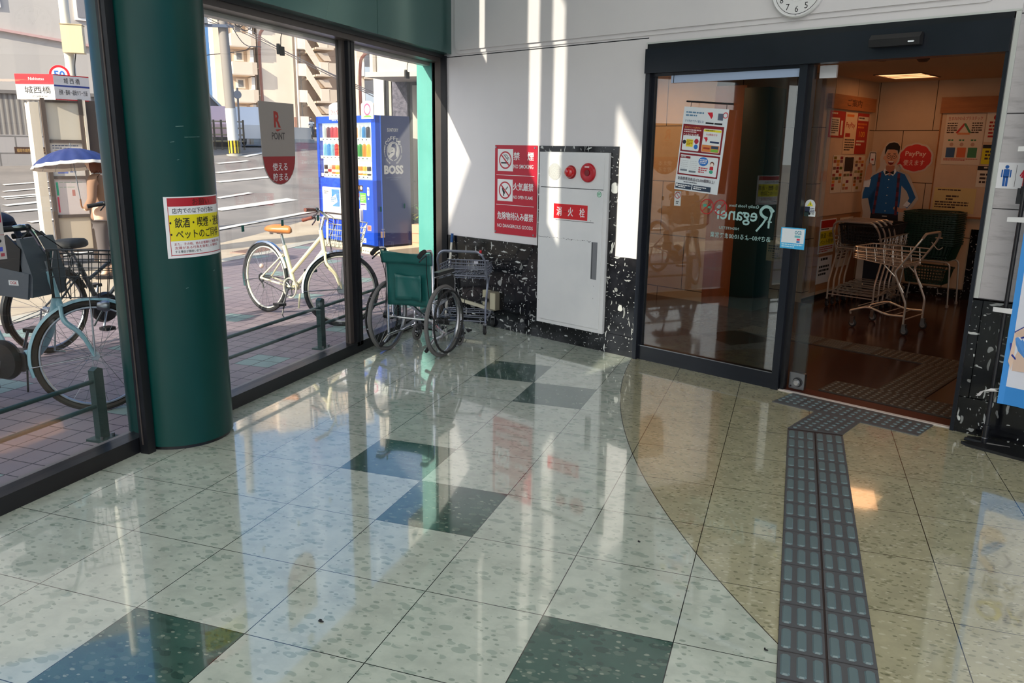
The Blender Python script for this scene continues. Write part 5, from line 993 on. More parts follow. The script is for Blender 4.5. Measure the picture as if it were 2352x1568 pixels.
    if kind!='dark':
        k=B(); wm_=K((200,198,190),.35) if cream else 'wire_black'; X0_,X1_=(FH.x-.16,FH.x+.13) if cream else (FH.x-.20,FH.x+.17); z0,z1=r+(.385 if cream else .35),r+(.60 if cream else .62); tw=.17 if cream else .24; bw=.12 if cream else .19
        for z_,w_,xa,xb in ((z1,tw,X0_-.02,X1_+.03),(z1-.05,tw-.012,X0_-.015,X1_+.02),(z1-.10,tw-.024,X0_-.01,X1_+.012),(z1-.15,tw-.036,X0_-.005,X1_+.005),(z0,bw,X0_,X1_)): k.tube(fil([(xa,-w_,z_),(xb,-w_,z_),(xb,w_,z_),(xa,w_,z_)],.04,3)+[V((xa,-w_,z_))],.003 if z_<z1 else .005,wm_,5)
        nn=9
        for i in range(nn):
            u=i/(nn-1); 
            for y in (-1,1): k.tube([(X0_-.02+(X1_-X0_+.05)*u,y*tw,z1),(X0_+(X1_-X0_)*u,y*bw,z0)],.0025,wm_,4)
            k.tube([(X0_+(X1_-X0_)*u,-bw,z0),(X0_+(X1_-X0_)*u,bw,z0)],.0025,wm_,4)
            for xa,xb in ((X0_-.02,X0_),(X1_+.03,X1_)): k.tube([(xa,-tw+2*tw*u,z1),(xb,-bw+2*bw*u,z0)],.0025,wm_,4)
        for y in (-.05,.05): k.tube([(FH.x-.02,y,z0),(FH.x,y*1.3,r)],.0035,'steel',5)
        st_.append(k.obj('front_basket',t))
        l=B(); l.lathe([(0,0),(.03,.005),(.035,.03),(.02,.07),(0,.075)],'chrome' if cream else 'steel',16,M.Translation((FH.x+.09,-.08,r+.30))@M.Rotation(R(-90),4,'Y')); l.tube([(FH.x+.05,-.06,r+.28),(FH.x+.0,-.055,r+.18)],.006,'steel',6); st_.append(l.obj('headlamp',t))
    for o in st_:
        o.data.transform(SRm)
        for c_ in o.children: c_.data.transform(SRm)
    if kind=='blue':   # grey child seat mounted over the handlebar, battery
        b=B(); cs='seat_grey'; mat(cs,(92,98,106),.45); mat('navy',(34,42,66),.7)
        for y in (-.13,.115):
            b.prism([(.50,.71),(.76,.69),(.79,.84),(.58,.87)],y,y+.015,cs,lambda a,b_,c:(a,c,b_)); b.prism([(.54,.865),(.72,.845),(.75,.98),(.66,1.06),(.56,1.0)],y+.003,y+.012,'black_plastic',lambda a,b_,c:(a,c,b_))
        b.bx(.5,-.12,.70,.74,.12,.74,cs).prism([(.745,.70),(.785,.70),(.805,.82),(.745,1.04),(.72,1.04)],-.12,.12,cs,lambda a,b_,c:(a,c,b_)).rbx(.42,-.15,.68,.52,-.128,.80,'black_plastic',.02,3,'y')
        se=b.obj('child_seat',t); b=B(); b.rbx(.46,-.11,.76,.68,.11,1.0,'black_plastic',.05,4,'y').tube(bez([(.52,-.1,1.02),(.46,-.08,1.14),(.46,.08,1.14),(.52,.1,1.02)]),.018,'navy',10).ball((.40,0,1.12),(.16,.12,.06),'navy',18,10).rbx(.30,-.14,.84,.42,.14,.89,K((120,124,128),.4),.03); b.obj('seat_liner',se)
        s=Sheet(.64,.80,-.131); s.rect(0,0,.07,.03,WH).lay().text('OGK',.01,.006,.018,PR,.05,.02); s.obj('badge',se,smooth=False)
        b=B(); b.bar((.30,0,.34),(.24,0,.56),.07,.11,'black_plastic'); b.obj('battery',t)
    return t
cbk=bike(M.Translation((-2.257,4.50,0))@M.Rotation(math.atan2(-.303,.95),4,'Z')@M.Rotation(R(-3),4,'X'),'cream mixte bicycle with a tan leather saddle and wire front basket leaning on its stand','cream',R(54))
ebk=bike(M.Translation((-2.40,1.52,0))@M.Rotation(R(4),4,'Z'),'pale blue electric bicycle with a black wire basket and a grey child seat','blue',R(42))
dbk=bike(M.Translation((-2.80,2.56,0))@M.Rotation(R(82),4,'Z'),'dark bicycle standing behind the pale blue one with a black grip handlebar','dark',R(-6))
# ---------------------------------------------------------------- vending machine with its drinks
VO=V((-3.27,8.63,.10)); va=math.atan2(8.606-9.328,-3.219+4.712); 
vm=M.Translation(VO)@M.Rotation(va,4,'Z')        # x: along the front (negative to the left), y: depth away
t=thing('vending_machine','blue drinks vending machine with a lit display and a dark blue side panel','vending machine',vm)
BLV=mat('vend_blue',(14,72,196),.25,0,.5,0,.4); NV=mat('vend_navy',(36,44,92),.3,0,.5,0,.3); Wd,Hd,Dp=1.56,1.90,.62
b=B(); b.bx(-Wd,.10,0,0,Dp,Hd,NV).bx(-Wd,.0,0.02,-Wd+.06,.10,Hd,BLV).bx(-.10,0,.02,0,.10,Hd,BLV).bx(-Wd,0,Hd-.10,0,.10,Hd,BLV).bx(-Wd,0.0,.02,0,.10,.98,BLV).bx(-.003,.085,0,.003,.10,Hd,K((60,110,220),.3)); b.bx(-Wd,0,0,0,Dp,.03,'frame_black')
b.obj('cabinet',t)
b=B(); b.bx(-Wd+.06,.07,.98,-.10,.09,Hd-.10,mat('display_white',(255,250,240),.5,0,.5,1.1)); b.obj('lit_back_panel',t)
b=B()
for z in (1.0,1.27,1.54):
    b.bx(-Wd+.07,.015,z,-.11,.085,z+.045,K((236,232,226),.4,0,.35))
    for i in range(12): b.bx(-Wd+.15+i*.105,.013,z+.012,-Wd+.18+i*.105,.016,z+.024,K((90,90,96)))
b.obj('shelves',t)
b=B(); b.bx(-Wd+.055,.004,.975,-.095,.008,Hd-.095,'glass_clear'); b.obj('display_pane',t)
s=Sheet(-Wd,Hd,0.0); s.text('はたらく人の相棒',.45,.02,.05,WH,.5,.02).rrect(.10,1.06,.52,.33,.02,K((190,200,214),.4)).lay().rect(.14,1.08,.46,.29,WH).rect(.36,1.09,.22,.26,K((60,150,220))).lay().poly([(.30,1.25),(.48,1.16),(.52,1.28),(.34,1.36)],K((220,235,240))).greek(.16,1.12,.12,2,.03,K((90,90,80)),3).lay().greek(.34,1.22,.15,3,.025,K((60,110,150)),5)
s.rect(1.05,1.0,.16,.09,K((60,36,26))).lay().disc(1.09,1.04,.03,K((240,150,60))).disc(1.17,1.04,.028,K((214,190,170))).rect(1.06,1.12,.055,.05,K((226,90,40))).rect(1.06,1.18,.055,.04,WH).rect(1.13,1.11,.16,.145,K((104,200,60))).rect(1.13,1.255,.16,.10,WH).lay().greek(1.15,1.14,.12,4,.025,K((180,226,150)),5).rect(1.14,1.27,.13,.02,K((90,50,130))).rrect(1.32,1.02,.055,.13,.02,WH).disc(1.35,1.19,.014,WH).lay().disc(1.347,1.06,.014,BK).rect(1.342,1.08,.01,.04,BK)
s.rect(1.30,1.58,.10,.08,K((226,150,130))).lay().rect(1.315,1.595,.07,.05,K((220,90,70))).rect(1.16,1.78,.10,.07,WH).lay().greek(1.17,1.79,.08,3,.018,K((60,80,150)),3)
s.obj('front_labels',t,smooth=False)
b=B(); b.rbx(-1.38,-.05,.37,-.36,.0,.55,K((206,202,196),.35),.02,3,'y').bx(-1.33,-.052,.43,-.42,-.05,.455,K((60,60,60))); b.obj('dispensing_flap',t)
# side panel print: name ring, head with pipe, maker names
s=Sheet(0,Hd,0,M.Rotation(PI/2,4,'Z')); GY=K((196,196,192),.5); cu,cv=.31,.50
s.text('SUNTORY',.21,.175,.05,GY,.20,.015).ring(cu,cv,0,.115,GY,36,ry=1.2).lay()
s.ring(cu,cv,.10,.104,NV,36,ry=1.2)
s.poly([(cu-.035,cv-.06),(cu-.015,cv-.105),(cu+.03,cv-.11),(cu+.06,cv-.08),(cu+.065,cv-.02),(cu+.045,cv+.03),(cu+.05,cv+.07),(cu+.07,cv+.10),(cu+.0,cv+.14),(cu-.045,cv+.10),(cu-.01,cv+.07),(cu+.02,cv+.05),(cu+.035,cv+.0),(cu+.03,cv-.04),(cu+.005,cv-.055)],NV).poly([(cu-.03,cv-.02),(cu-.005,cv-.03),(cu-.005,cv-.022),(cu-.03,cv-.01)],NV).poly([(cu-.045,cv+.015),(cu-.0,cv+.01),(cu+.005,cv+.02),(cu-.04,cv+.03)],NV).line(cu-.04,cv+.035,cu-.075,cv+.04,.008,NV).poly([(cu-.09,cv+.02),(cu-.07,cv+.02),(cu-.065,cv+.055),(cu-.085,cv+.06)],NV)
def arc(s,txt,r,a0,a1,h,ry=1.2,fl=False):
    n=len(txt)
    for i,ch in enumerate(txt):
        if ch==' ': continue
        a_=a0+(a1-a0)*(i/(n-1)); vs,fs,tw,th=glyphs(ch,.02); s.text(ch,cu+r*math.cos(a_),cv-r*ry*math.sin(a_)-h/2,h,GY,h*.75,.02,'c',0)
arc(s,'COFFEE',.155,R(140),R(40),.055); arc(s,'BOSS COFFEE',.155,R(245),R(158),.026); arc(s,'BOSS COFFEE',.155,R(22),R(-65),.026)
s.text('BOSS',.14,.70,.13,GY,.35,.05).text('SUNTORY BOSS IS THE BOSS OF',.17,.87,.018,K((120,124,150)),.27,.0).text('THEM ALL SINCE 1992',.24,.90,.018,K((120,124,150)),.15,.0).rect(.05,1.66,.075,.09,K((200,170,140))).rect(.07,1.62,.05,.02,K((170,160,160)))
s.obj('side_print',t,smooth=False)
b=B(vm); b.lathe([(0,0),(0,0)],BLV) if 0 else None
for u,lb,c0_,txt in ((-.90,'white topper plate with red lettering on the vending machine','white','ひんやり冷え'),(-.17,'small white topper plate with a pink ring at the right of the machine top','pink','')):
    tt=thing('topper_sign',lb,'sign',vm@M.Translation((u,.04,Hd+.0)))
    b=B(); w_=.27 if txt else .15; pts=[(-w_,-.05),(w_,-.05),(w_,.14)]+[(w_*math.cos(a_),.14+.06*math.sin(a_)) for a_ in [PI*i/10 for i in range(1,10)]]+[(-w_,.14)]; b.prism(pts,-.05,-.045,WH,lambda a,b_,c:(a,c,b_)); b.obj('plate',tt)
    s=Sheet(0,0,-.05)
    if txt: s.text(txt,-.22,-.10,.08,K((200,60,60)),.44,.03).text('SUNTORY',-.16,-.16,.035,K((110,130,190)),.3,.0)
    else: s.ring(0,-.08,.06,.085,K((226,90,130)),24).poly([(-.12,.03),(-.04,.0),(.06,.0),(.12,.03)],K((120,190,90)))
    s.obj('print',tt,smooth=False)
cols=[(K((120,30,30),.3),'dark red'),(K((214,40,50),.3),'red'),(K((226,60,60),.3),'bright red'),(K((240,130,90),.3),'salmon'),(K((214,30,110),.3),'magenta'),(K((90,60,140),.3),'purple'),(K((70,150,220),.3),'blue'),(K((150,210,235),.3),'pale blue'),(K((240,150,40),.3),'orange'),(K((226,226,226),.3),'white'),(K((60,160,70),.3),'green'),(K((60,40,36),.3),'black brown'),(K((240,200,60),.3),'yellow')]
lay=[[9,0,1,2,3,4,5,1,8,9,6,11],[7,6,7,2,8,10,7,9,10,10,8,12],[11,9,3,12,8,12,1,0,8,8,12,11]]
ordn=['first','second','third','fourth','fifth','sixth','seventh','eighth','ninth','tenth','eleventh','twelfth']
dp={}
for r_,(zr,hh,nm,rn) in enumerate(((1.585,.175,'drink_bottle','top'),(1.315,.20,'drink_bottle','middle'),(1.045,.13,'drink_can','bottom'))):
    for i in range(12):
        mm,cn=cols[lay[r_][i]]; key=(nm,cn,r_)
        mwd=vm@M.Translation((-Wd+.165+i*.105,.045,zr))
        lb='%s %s on the %s shelf of the vending machine, %s from the left'%(cn,'bottle' if 'bottle' in nm else 'can',rn,ordn[i])
        if key in dp: o=dp[key].copy(); COL.objects.link(o); o.matrix_world=mwd; o['label']=lb; continue
        b=B()
        if 'bottle' in nm: b.lathe([(0,0),(.028,0),(.031,.01),(.031,hh*.76),(.026,hh*.84),(.014,hh*.9)],mm,14).lathe([(.0135,hh*.9),(.0135,hh),(0,hh)],WH,10)
        else: b.lathe([(0,0),(.026,0),(.030,.008),(.030,hh-.01),(.026,hh),(0,hh)],mm,14)
        b.lathe([(.0305,hh*.2),(.0305,hh*.5)],WH if lay[r_][i] not in (9,) else cols[1][0],14)
        o=b.obj(nm,mw=mwd); dp[key]=tag(o,lb,'drink','drinks shown in the vending machine')
t=thing('machine_plinth','low concrete plinth blocks under the vending machine','plinth',vm)
b=B(); b.bx(-.02,-.02,-.10,.28,.9,.0,K((222,204,176),.8)).bx(-Wd,-.0,-.10,-.5,.6,.0,K((200,184,160),.8)).bx(-.35,-.05,-.10,-.02,.25,-.01,K((228,208,178),.8)); b.obj('blocks',t)
for i in range(5): b=B(); b.cyl((-.31+i*.06,-.052,-.06),(-.31+i*.06,-.04,-.06),.009,BK,8); b.obj('hole',t)
# planter and neighbour shop
t=thing('planter_box','pale brick planter box with a leafy shrub beside the vending machine','planter',M.Translation((-2.75,9.35,0)))
b=B(); b.bx(-.22,-.2,0,.4,.4,.42,K((214,170,140),.8)); 
for z in (.14,.28): b.bx(-.222,-.202,z,.402,.402,z+.008,K((160,120,100),.8))
b.obj('box',t); b=B(); rr=random.Random(8)
for i in range(420):
    p=V((rr.gauss(.02,.13),rr.gauss(.05,.12),.45+abs(rr.gauss(0,.28)))); a_=rr.uniform(0,6.28); l=rr.uniform(.03,.06); d=V((math.cos(a_),math.sin(a_),rr.uniform(-.3,.6))).normalized()*l; x_,_=frame(d); g_=K((60,96,44),.6) if rr.random()<.75 else K((196,200,70),.6)
    b.add([p-d,p+x_*l*.35,p+d,p-x_*l*.35],[(0,1,2,3)],g_)
for i in range(7): b.tube([(rr.gauss(0,.05),rr.gauss(0,.05),.4),(rr.gauss(.02,.12),rr.gauss(.04,.1),.85)],.005,K((90,70,50)),5)
b.obj('shrub',t,smooth=False)
t=thing('neighbour_shop','neighbouring shop corner with a beige sign beam and rough grey stone piers','building',M.Translation((0,9.95,0)))
b=B(); b.bx(-3.56,-.9,2.60,-1.2,.2,3.2,'beige_beam').bx(-3.61,-.95,2.55,-1.2,.2,2.62,'beige_beam').bx(-3.50,-.92,2.62,-3.45,-.9,3.2,K((150,142,134))); b.obj('sign_beam',t)
b=B(); b.bx(-4.0,.0,0,-3.82,.3,2.64,K((206,208,200),.7)); b.obj('pale_pier',t); b=B(); b.bx(-3.66,-.02,0,-3.40,.3,2.64,'roughstone').bx(-3.20,-.02,0,-3.02,.3,2.64,'roughstone').bx(-3.02,-.02,0,-1.2,.3,2.64,K((150,140,130),.8)); b.obj('stone_pier',t)
b=B(); b.bx(-3.82,.04,0,-3.66,.2,2.64,'frame_black').bx(-3.74,.02,0,-3.70,.06,2.6,'concrete').bx(-3.40,.04,0,-3.20,.2,2.64,'frame_black').bx(-3.32,.0,.0,-3.24,.05,2.5,K((176,170,160),.6)); b.obj('window_frames',t)
b=B(); b.bx(-4.0,.3,0,-1.2,3.5,2.7,K((190,182,172),.8)).bx(-1.2,-4.6,2.4,-.7,3.5,4.6,K((190,182,172),.8)); b.obj('wall',t)
# ---------------------------------------------------------------- bus stop, sign, pole with box, woman with parasol
bp=at(215,600,12.2); bo=V((bp.x,bp.y,0)); e_=(at(188,233,12.15)-at(92,232,12.0)); ba=math.atan2(e_.y,e_.x)
bm_=M.Translation(V((at(92,232,12.0).x,at(92,232,12.0).y,0)))@M.Rotation(ba,4,'Z')
t=thing('bus_stop','bus stop information pillar with brown frame, timetable panes and a lettered white and red head','bus stop',bm_)
BF=K((92,80,74),.5); b=B(); W1=V((e_.x,e_.y,0)).length; ZT=2.08
for z in (.16,.62,1.12,1.58,ZT): b.bx(0,0,z-.02,W1,.06,z+.02,BF)
for x in (0,W1-.05): b.bx(x,-.01,.0,x+.05,.07,ZT+.03,BF)
b.bx(W1+.05,.05,.0,W1+.22,.5,2.1,BF); b.obj('frame',t)
b=B(); b.bx(-.12,.05,0,-.02,.4,2.06,K((216,204,188),.6)).bx(W1+.0,-.03,0,W1+.03,.02,2.1,K((216,204,188),.6)); b.obj('post',t)
for z0,z1,m_ in ((1.6,2.06,K((206,196,180),.5)),(1.14,1.56,K((212,204,196),.4)),(.64,1.1,K((214,200,196),.4)),(.18,.6,K((204,188,168),.6))): b=B(); b.bx(.05,.02,z0,W1-.05,.04,z1,m_); b.obj('panel',t)
s=Sheet(.05,1.56,.02); s.greek(.03,.03,.3,2,.03,K((70,80,110)),3,.4).greek(.05,.09,.25,3,.03,K((150,130,100)),5,.3).rect(.06,.33,.12,.03,K((190,60,70))).rect(.06,.36,.12,.03,K((120,130,190))).greek(.2,.3,.1,3,.03,K((120,130,160)),6); s.obj('timetable',t,smooth=False)
s=Sheet(.05,1.10,.02); s.rect(.02,.04,.025,.17,K((60,180,140))).rect(.02,.23,.02,.2,K((220,90,110))).rect(.2,.14,.035,.08,K((190,130,120))).greek(.06,.04,.3,2,.06,K((170,180,160)),3,.15); s.obj('route_print',t,smooth=False)
hx=[(-.24,.30,0),(.20,-.0,0),(W1+.10,.12,0)]
b=B(); b.prism([(-.22,.20),(.16,-.10),(W1+.12,.06),(W1+.12,.25),(-.1,.4)],2.09,2.40,K((228,222,218),.5)); hd=b.obj('head_box',t)
def face(p0,p1): 
    d=V((p1[0]-p0[0],p1[1]-p0[1],0)); a_=math.atan2(d.y,d.x); return M.Translation((p0[0],p0[1],2.40))@M.Rotation(a_,4,'Z'),d.length
RR_=K((206,24,40),.5)
m1,l1=face((-.22,.20),(.16,-.10)); s=Sheet(0,0,0,m1); s.rect(0,0,l1,.125,RR_).lay().text('Nishitetsu',l1*.35,.04,.035,WH,l1*.4,.0).text('城西橋',l1*.22,.15,.085,BK,l1*.68,.015).text('JOSAIBASHI',l1*.4,.26,.03,BK,l1*.4,0); s.obj('left_lettering',hd,smooth=False)
m2,l2=face((.16,-.10),(W1+.12,.06)); s=Sheet(0,0,0,m2); s.rect(0,0,l2,.012,RR_).rect(0,.298,l2,.012,RR_).rect(0,.125,l2,.022,K((40,60,140))).text('城 西 橋',l2*.28,.035,.07,BK,l2*.45,.01).text('西新・藤崎・福岡タワー方面',l2*.12,.18,.065,BK,l2*.8,.008); s.obj('right_lettering',hd,smooth=False)
q=at(137,172,14); zg=gz(q.x,q.y); t=thing('speed_sign','round speed limit sign showing 50 above the bus stop head','road sign',M.Translation((q.x,q.y,0))@M.Rotation(R(38),4,'Z'))
b=B(M.Translation((0,0,q.z))@M.Rotation(PI/2,4,'X')); b.lathe([(0,0),(.14,0),(.14,.01),(0,.01)],WH,32); b.obj('plate',t); s=Sheet(0,q.z,-.01); s.ring(0,0,.105,.138,RR_,32).text('50',-.075,-.06,.11,K((50,110,190)),.15,.03); s.obj('number',t,smooth=False); b=B(); b.cyl((0,.03,zg),(0,.03,q.z+.1),.025,'concrete',10); b.obj('pole',t)
q=at(178,300,14.5); zg=gz(q.x,q.y); bpy.context.view_layer.update(); t=thing('pole_with_box','pale steel pole carrying a cream cable box behind the bus stop','pole',M.Translation((q.x,q.y,0))@M.Rotation(R(38),4,'Z'))
b=B(); b.cyl((0,0,zg),(0,0,7.5),.07,K((226,220,206),.5),16); b.obj('shaft',t); b=B(); b.bx(-.05,-.2,2.88,.24,.02,3.28,K((226,206,166),.5)).bx(-.06,-.21,3.28,.25,.03,3.29,K((200,180,140),.5)); b.obj('box',t); b=B(); b.tube(bez([(.1,-.05,2.88),(.06,-.07,2.6),(.1,-.06,2.3)]),.008,'rubber',6); b.obj('cable',t)
q=at(247,600,10.6); HX=M.Translation((q.x,q.y,0))@M.Rotation(R(30),4,'Z')@M.Scale(.94,4)   # facing local -x
wm=thing('person','woman in a beige jacket and grey trousers seen from behind under a parasol','person',HX)
SKN2=K((226,186,160),.6)
nodes=[((0,0,.80),(.13,.10)),((0,0,.95),(.115,.09)),((.01,0,1.12),(.13,.10)),((.0,0,1.24),(.10,.08)),((-.01,0,1.30),.045),((-.03,0,1.36),.05),((-.03,.16,1.22),.05),((.02,.21,.98),.038),((-.09,.20,.84),.03),((-.03,-.16,1.22),.05),((-.04,-.215,.98),.038),((-.14,-.20,.86),.03),((.0,.085,.76),.085),((.0,.09,.42),.055),((.01,.09,.08),.04),((-.07,.09,.035),.03),((.0,-.085,.76),.085),((-.01,-.09,.42),.055),((0,-.09,.08),.04),((-.08,-.09,.035),.03)]
ed=[(0,1),(1,2),(2,3),(3,4),(4,5),(3,6),(6,7),(7,8),(3,9),(9,10),(10,11),(0,12),(12,13),(13,14),(14,15),(0,16),(16,17),(17,18),(18,19)]
skin('body',nodes,ed,SKN2,wm)
jn=[((0,0,.70),(.155,.12)),((0,0,.80),(.15,.115)),((0,0,.95),(.13,.105)),((.01,0,1.12),(.148,.115)),((.0,0,1.245),(.115,.09)),((-.03,.17,1.22),.064),((.02,.225,.98),.054),((-.07,.215,.86),.045),((-.03,-.17,1.22),.064),((-.04,-.225,.98),.056),((-.13,-.21,.87),.046)]
skin('jacket',jn,[(0,1),(1,2),(2,3),(3,4),(4,5),(5,6),(6,7),(4,8),(8,9),(9,10)],K((150,116,94),.8),wm,2,2)
skin('trousers',[((0,0,.79),(.14,.11)),((.0,.085,.70),.095),((.0,.09,.42),.07),((.01,.09,.14),.062),((.0,-.085,.70),.095),((-.01,-.09,.42),.07),((0,-.09,.14),.062)],[(0,1),(1,2),(2,3),(0,4),(4,5),(5,6)],K((98,90,90),.8),wm)
b=B(); b.torus((-.01,0,1.30),(0,0,1),.05,.018,WH,20,8); b.obj('collar',wm)
b=B(); b.ball((-.045,0,1.42),(.085,.07,.105),SKN2,20,14).ball((-.13,0,1.415),(.016,.012,.018),SKN2,8,6).ball((-.12,.03,1.435),(.008,.012,.007),BK,8,6).ball((-.12,-.03,1.435),(.008,.012,.007),BK,8,6).ball((-.122,0,1.375),(.008,.02,.005),K((180,90,86)),8,6); b.obj('head',wm)
b=B(); HRB=K((110,58,34),.4); rr=random.Random(3)
b.ball((-.02,0,1.45),(.095,.088,.095),HRB,24,14)
for i in range(60):
    a_=R(-118)+R(236)*i/59; x=-.02+.085*math.cos(a_); y=.08*math.sin(a_); b.tube(bez([(x,y,1.46),(x*1.05,y*1.08,1.38),(x*.9+.0,y*1.0,1.31+rr.uniform(-.01,.02))],3),[.014]*4+[.012]*2+[.004],HRB,5)
b.obj('hair',wm,1.2)
for s_ in (-1,1): b=B(); b.rbx(-.13,s_*.09-.04,0,.06,s_*.09+.04,.06,K((70,60,56)),.02); b.obj('shoe',wm)
pm=thing('parasol','dark blue parasol with a scalloped pale edge held over the woman','umbrella',HX@M.Translation((-.12,-.12,-.12))@M.Rotation(R(-6),4,'Y')@M.Rotation(R(-6),4,'X'))
b=B(); n=16; rings=[]; vs=[]; ap=V((0,0,1.74))
NAV=mat('navy_cloth',(36,52,108),.6); EDG=K((228,220,210),.6)
prof=[(0,0),(.12,-.018),(.24,-.06),(.34,-.12),(.405,-.18),(.43,-.215)]; prof=[(r_*1.1,z_*1.05) for r_,z_ in prof]
rg_=[]
for r_,z_ in prof:
    rg_.append([ap+V((r_*math.cos(2*PI*k/(n*4))*(1-.035*abs(math.sin(k*PI/4))*(r_>.1)),r_*math.sin(2*PI*k/(n*4))*(1-.035*abs(math.sin(k*PI/4))*(r_>.1)),z_-.006*abs(math.sin(k*PI/4))*(r_>.2))) for k in range(n*4)])
b.loft(rg_[:-1],NAV,caps=False).loft([[p-V((0,0,.004)) for p in q_] for q_ in rg_[:-1]][::-1],K((150,140,140),.7),caps=False); cn=b.obj('canopy',pm,1.0)
b=B(); b.loft([[p+(p-ap)*.002 for p in rg_[-2]],rg_[-1]],EDG,caps=False).loft([[p-V((0,0,.004)) for p in rg_[-2]],[p-V((0,0,.004)) for p in rg_[-1]]][::-1],EDG,caps=False); b.obj('scalloped_edge',cn)
b=B(); b.cyl((0,0,1.05),(0,0,1.80),.006,'steel',8)
for k in range(n): a_=2*PI*k/n; b.tube([ap+V((r_*math.cos(a_),r_*math.sin(a_),z_-.008)) for r_,z_ in prof],.0025,'steel',4)
b.obj('shaft_and_ribs',pm); b=B(); b.tube(bez([(0,0,1.12),(0,0,1.03),(.02,0,1.01),(.035,0,1.03)]),.010,K((120,80,50)),8); b.obj('handle',pm)
# ---------------------------------------------------------------- far side of the street
def wallplane(p0,p1): d=V((p1.x-p0.x,p1.y-p0.y,0)); return M.Translation((p0.x,p0.y,0))@M.Rotation(math.atan2(d.y,d.x),4,'Z'),d.length
a0=at(-60,330,24); a1=at(240,330,24.6); m_,L_=wallplane(a0,a1)
t=thing('corner_building','large beige building with a pink band, grey shutters and a rough stone base','building',m_)
b=B(); b.bx(-3,0,2.0,L_,9,13,'panel_lines'); b.obj('wall',t); b=B(); 
b.bar((-3,-.02,4.70),(L_,-.02,3.98),.06,.20,K((196,160,156),.8),V((0,1,0))); b.obj('pink_band',t)
b=B(); b.bx(-3,-.12,1.72,L_-.0,0,2.72,'corrugated').bx(-3,-.2,2.72,L_,.0,2.80,K((120,114,110))); b.obj('shutters',t)
b=B(); b.bx(-3,-.15,.3,L_,.3,1.72,'stone_blocks'); b.obj('stone_base',t)
for x0,z0,x1,z1 in ((-.2,4.75,.95,5.9),(2.55,4.6,2.95,6.2)):
    b=B(); b.bx(x0,-.06,z0,x1,.02,z1,K((236,230,228),.5)); w_=b.obj('window',t); b=B(); b.bx(x0+.07,-.075,z0+.07,x1-.07,-.055,z1-.07,K((120,116,122),.3)); 
    for i in range(12): b.bx(x0+.08+i*(x1-x0-.18)/12,-.085,z0+.07,x0+.095+i*(x1-x0-.18)/12,-.07,z1-.07,K((150,146,150)))
    b.obj('pane',w_)
s=Sheet(.85,1.42,-.15); s.rect(0,0,.75,.17,K((70,50,40),.6)).lay().text('福岡市城西橋マンション',.05,.04,.09,K((190,150,90)),.64,.01); s.obj('name_plate',t,smooth=False)
a0=at(478,300,36); a1=at(512,300,36.5); m_,L_=wallplane(a0,a1)
t=thing('small_house','small cream house with a grey pitched roof left of the apartment block','house',m_)
b=B(); b.bx(-2.5,0,.5,.6,4,2.85,'apt'); b.obj('wall',t); b=B(); b.prism([(-3,2.7),(.75,2.7),(.55,3.0),(-.5,3.75),(-.7,3.7),(-1.6,2.9)],-.3,4.3,K((120,110,108),.7),lambda a,b_,c:(a,c,b_)).bar((-.5,-.33,3.75),(.8,-.33,2.75),.05,.09,K((226,220,214))); b.obj('roof',t); b=B(); b.bx(.05,-.03,2.0,.3,0,2.6,K((170,160,150))); b.obj('window',t)
# apartment block: seven visible floors, balconies and stair flights as parts
Q=95; a0=at(511,330,Q); a1=at(606,330,Q+.5); a2=at(687,330,Q+1.3); a3=at(815,330,Q-1); fh=2.83; ZB=gz(a0.x,a0.y)
m_,L_=wallplane(a0,a2); t=thing('apartment_block','tall cream apartment block with stacked balconies and open zigzag stairs','building',m_); inv=m_.inverted()
lx=lambda px: (inv@at(px,330,Q+.4)).x
def hz_(py,px=600): return at(px,py,Q).z
x1=lx(606); x2=lx(687); x3=lx(698); x4=lx(860); top=hz_(0)+16
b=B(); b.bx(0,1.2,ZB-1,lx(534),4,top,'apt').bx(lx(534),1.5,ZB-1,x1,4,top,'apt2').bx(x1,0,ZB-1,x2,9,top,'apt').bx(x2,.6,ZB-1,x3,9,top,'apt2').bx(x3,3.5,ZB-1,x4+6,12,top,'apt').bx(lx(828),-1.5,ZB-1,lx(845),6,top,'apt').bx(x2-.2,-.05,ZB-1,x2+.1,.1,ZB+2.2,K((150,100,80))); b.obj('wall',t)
zf=hz_(235)                                                   # a balcony slab level
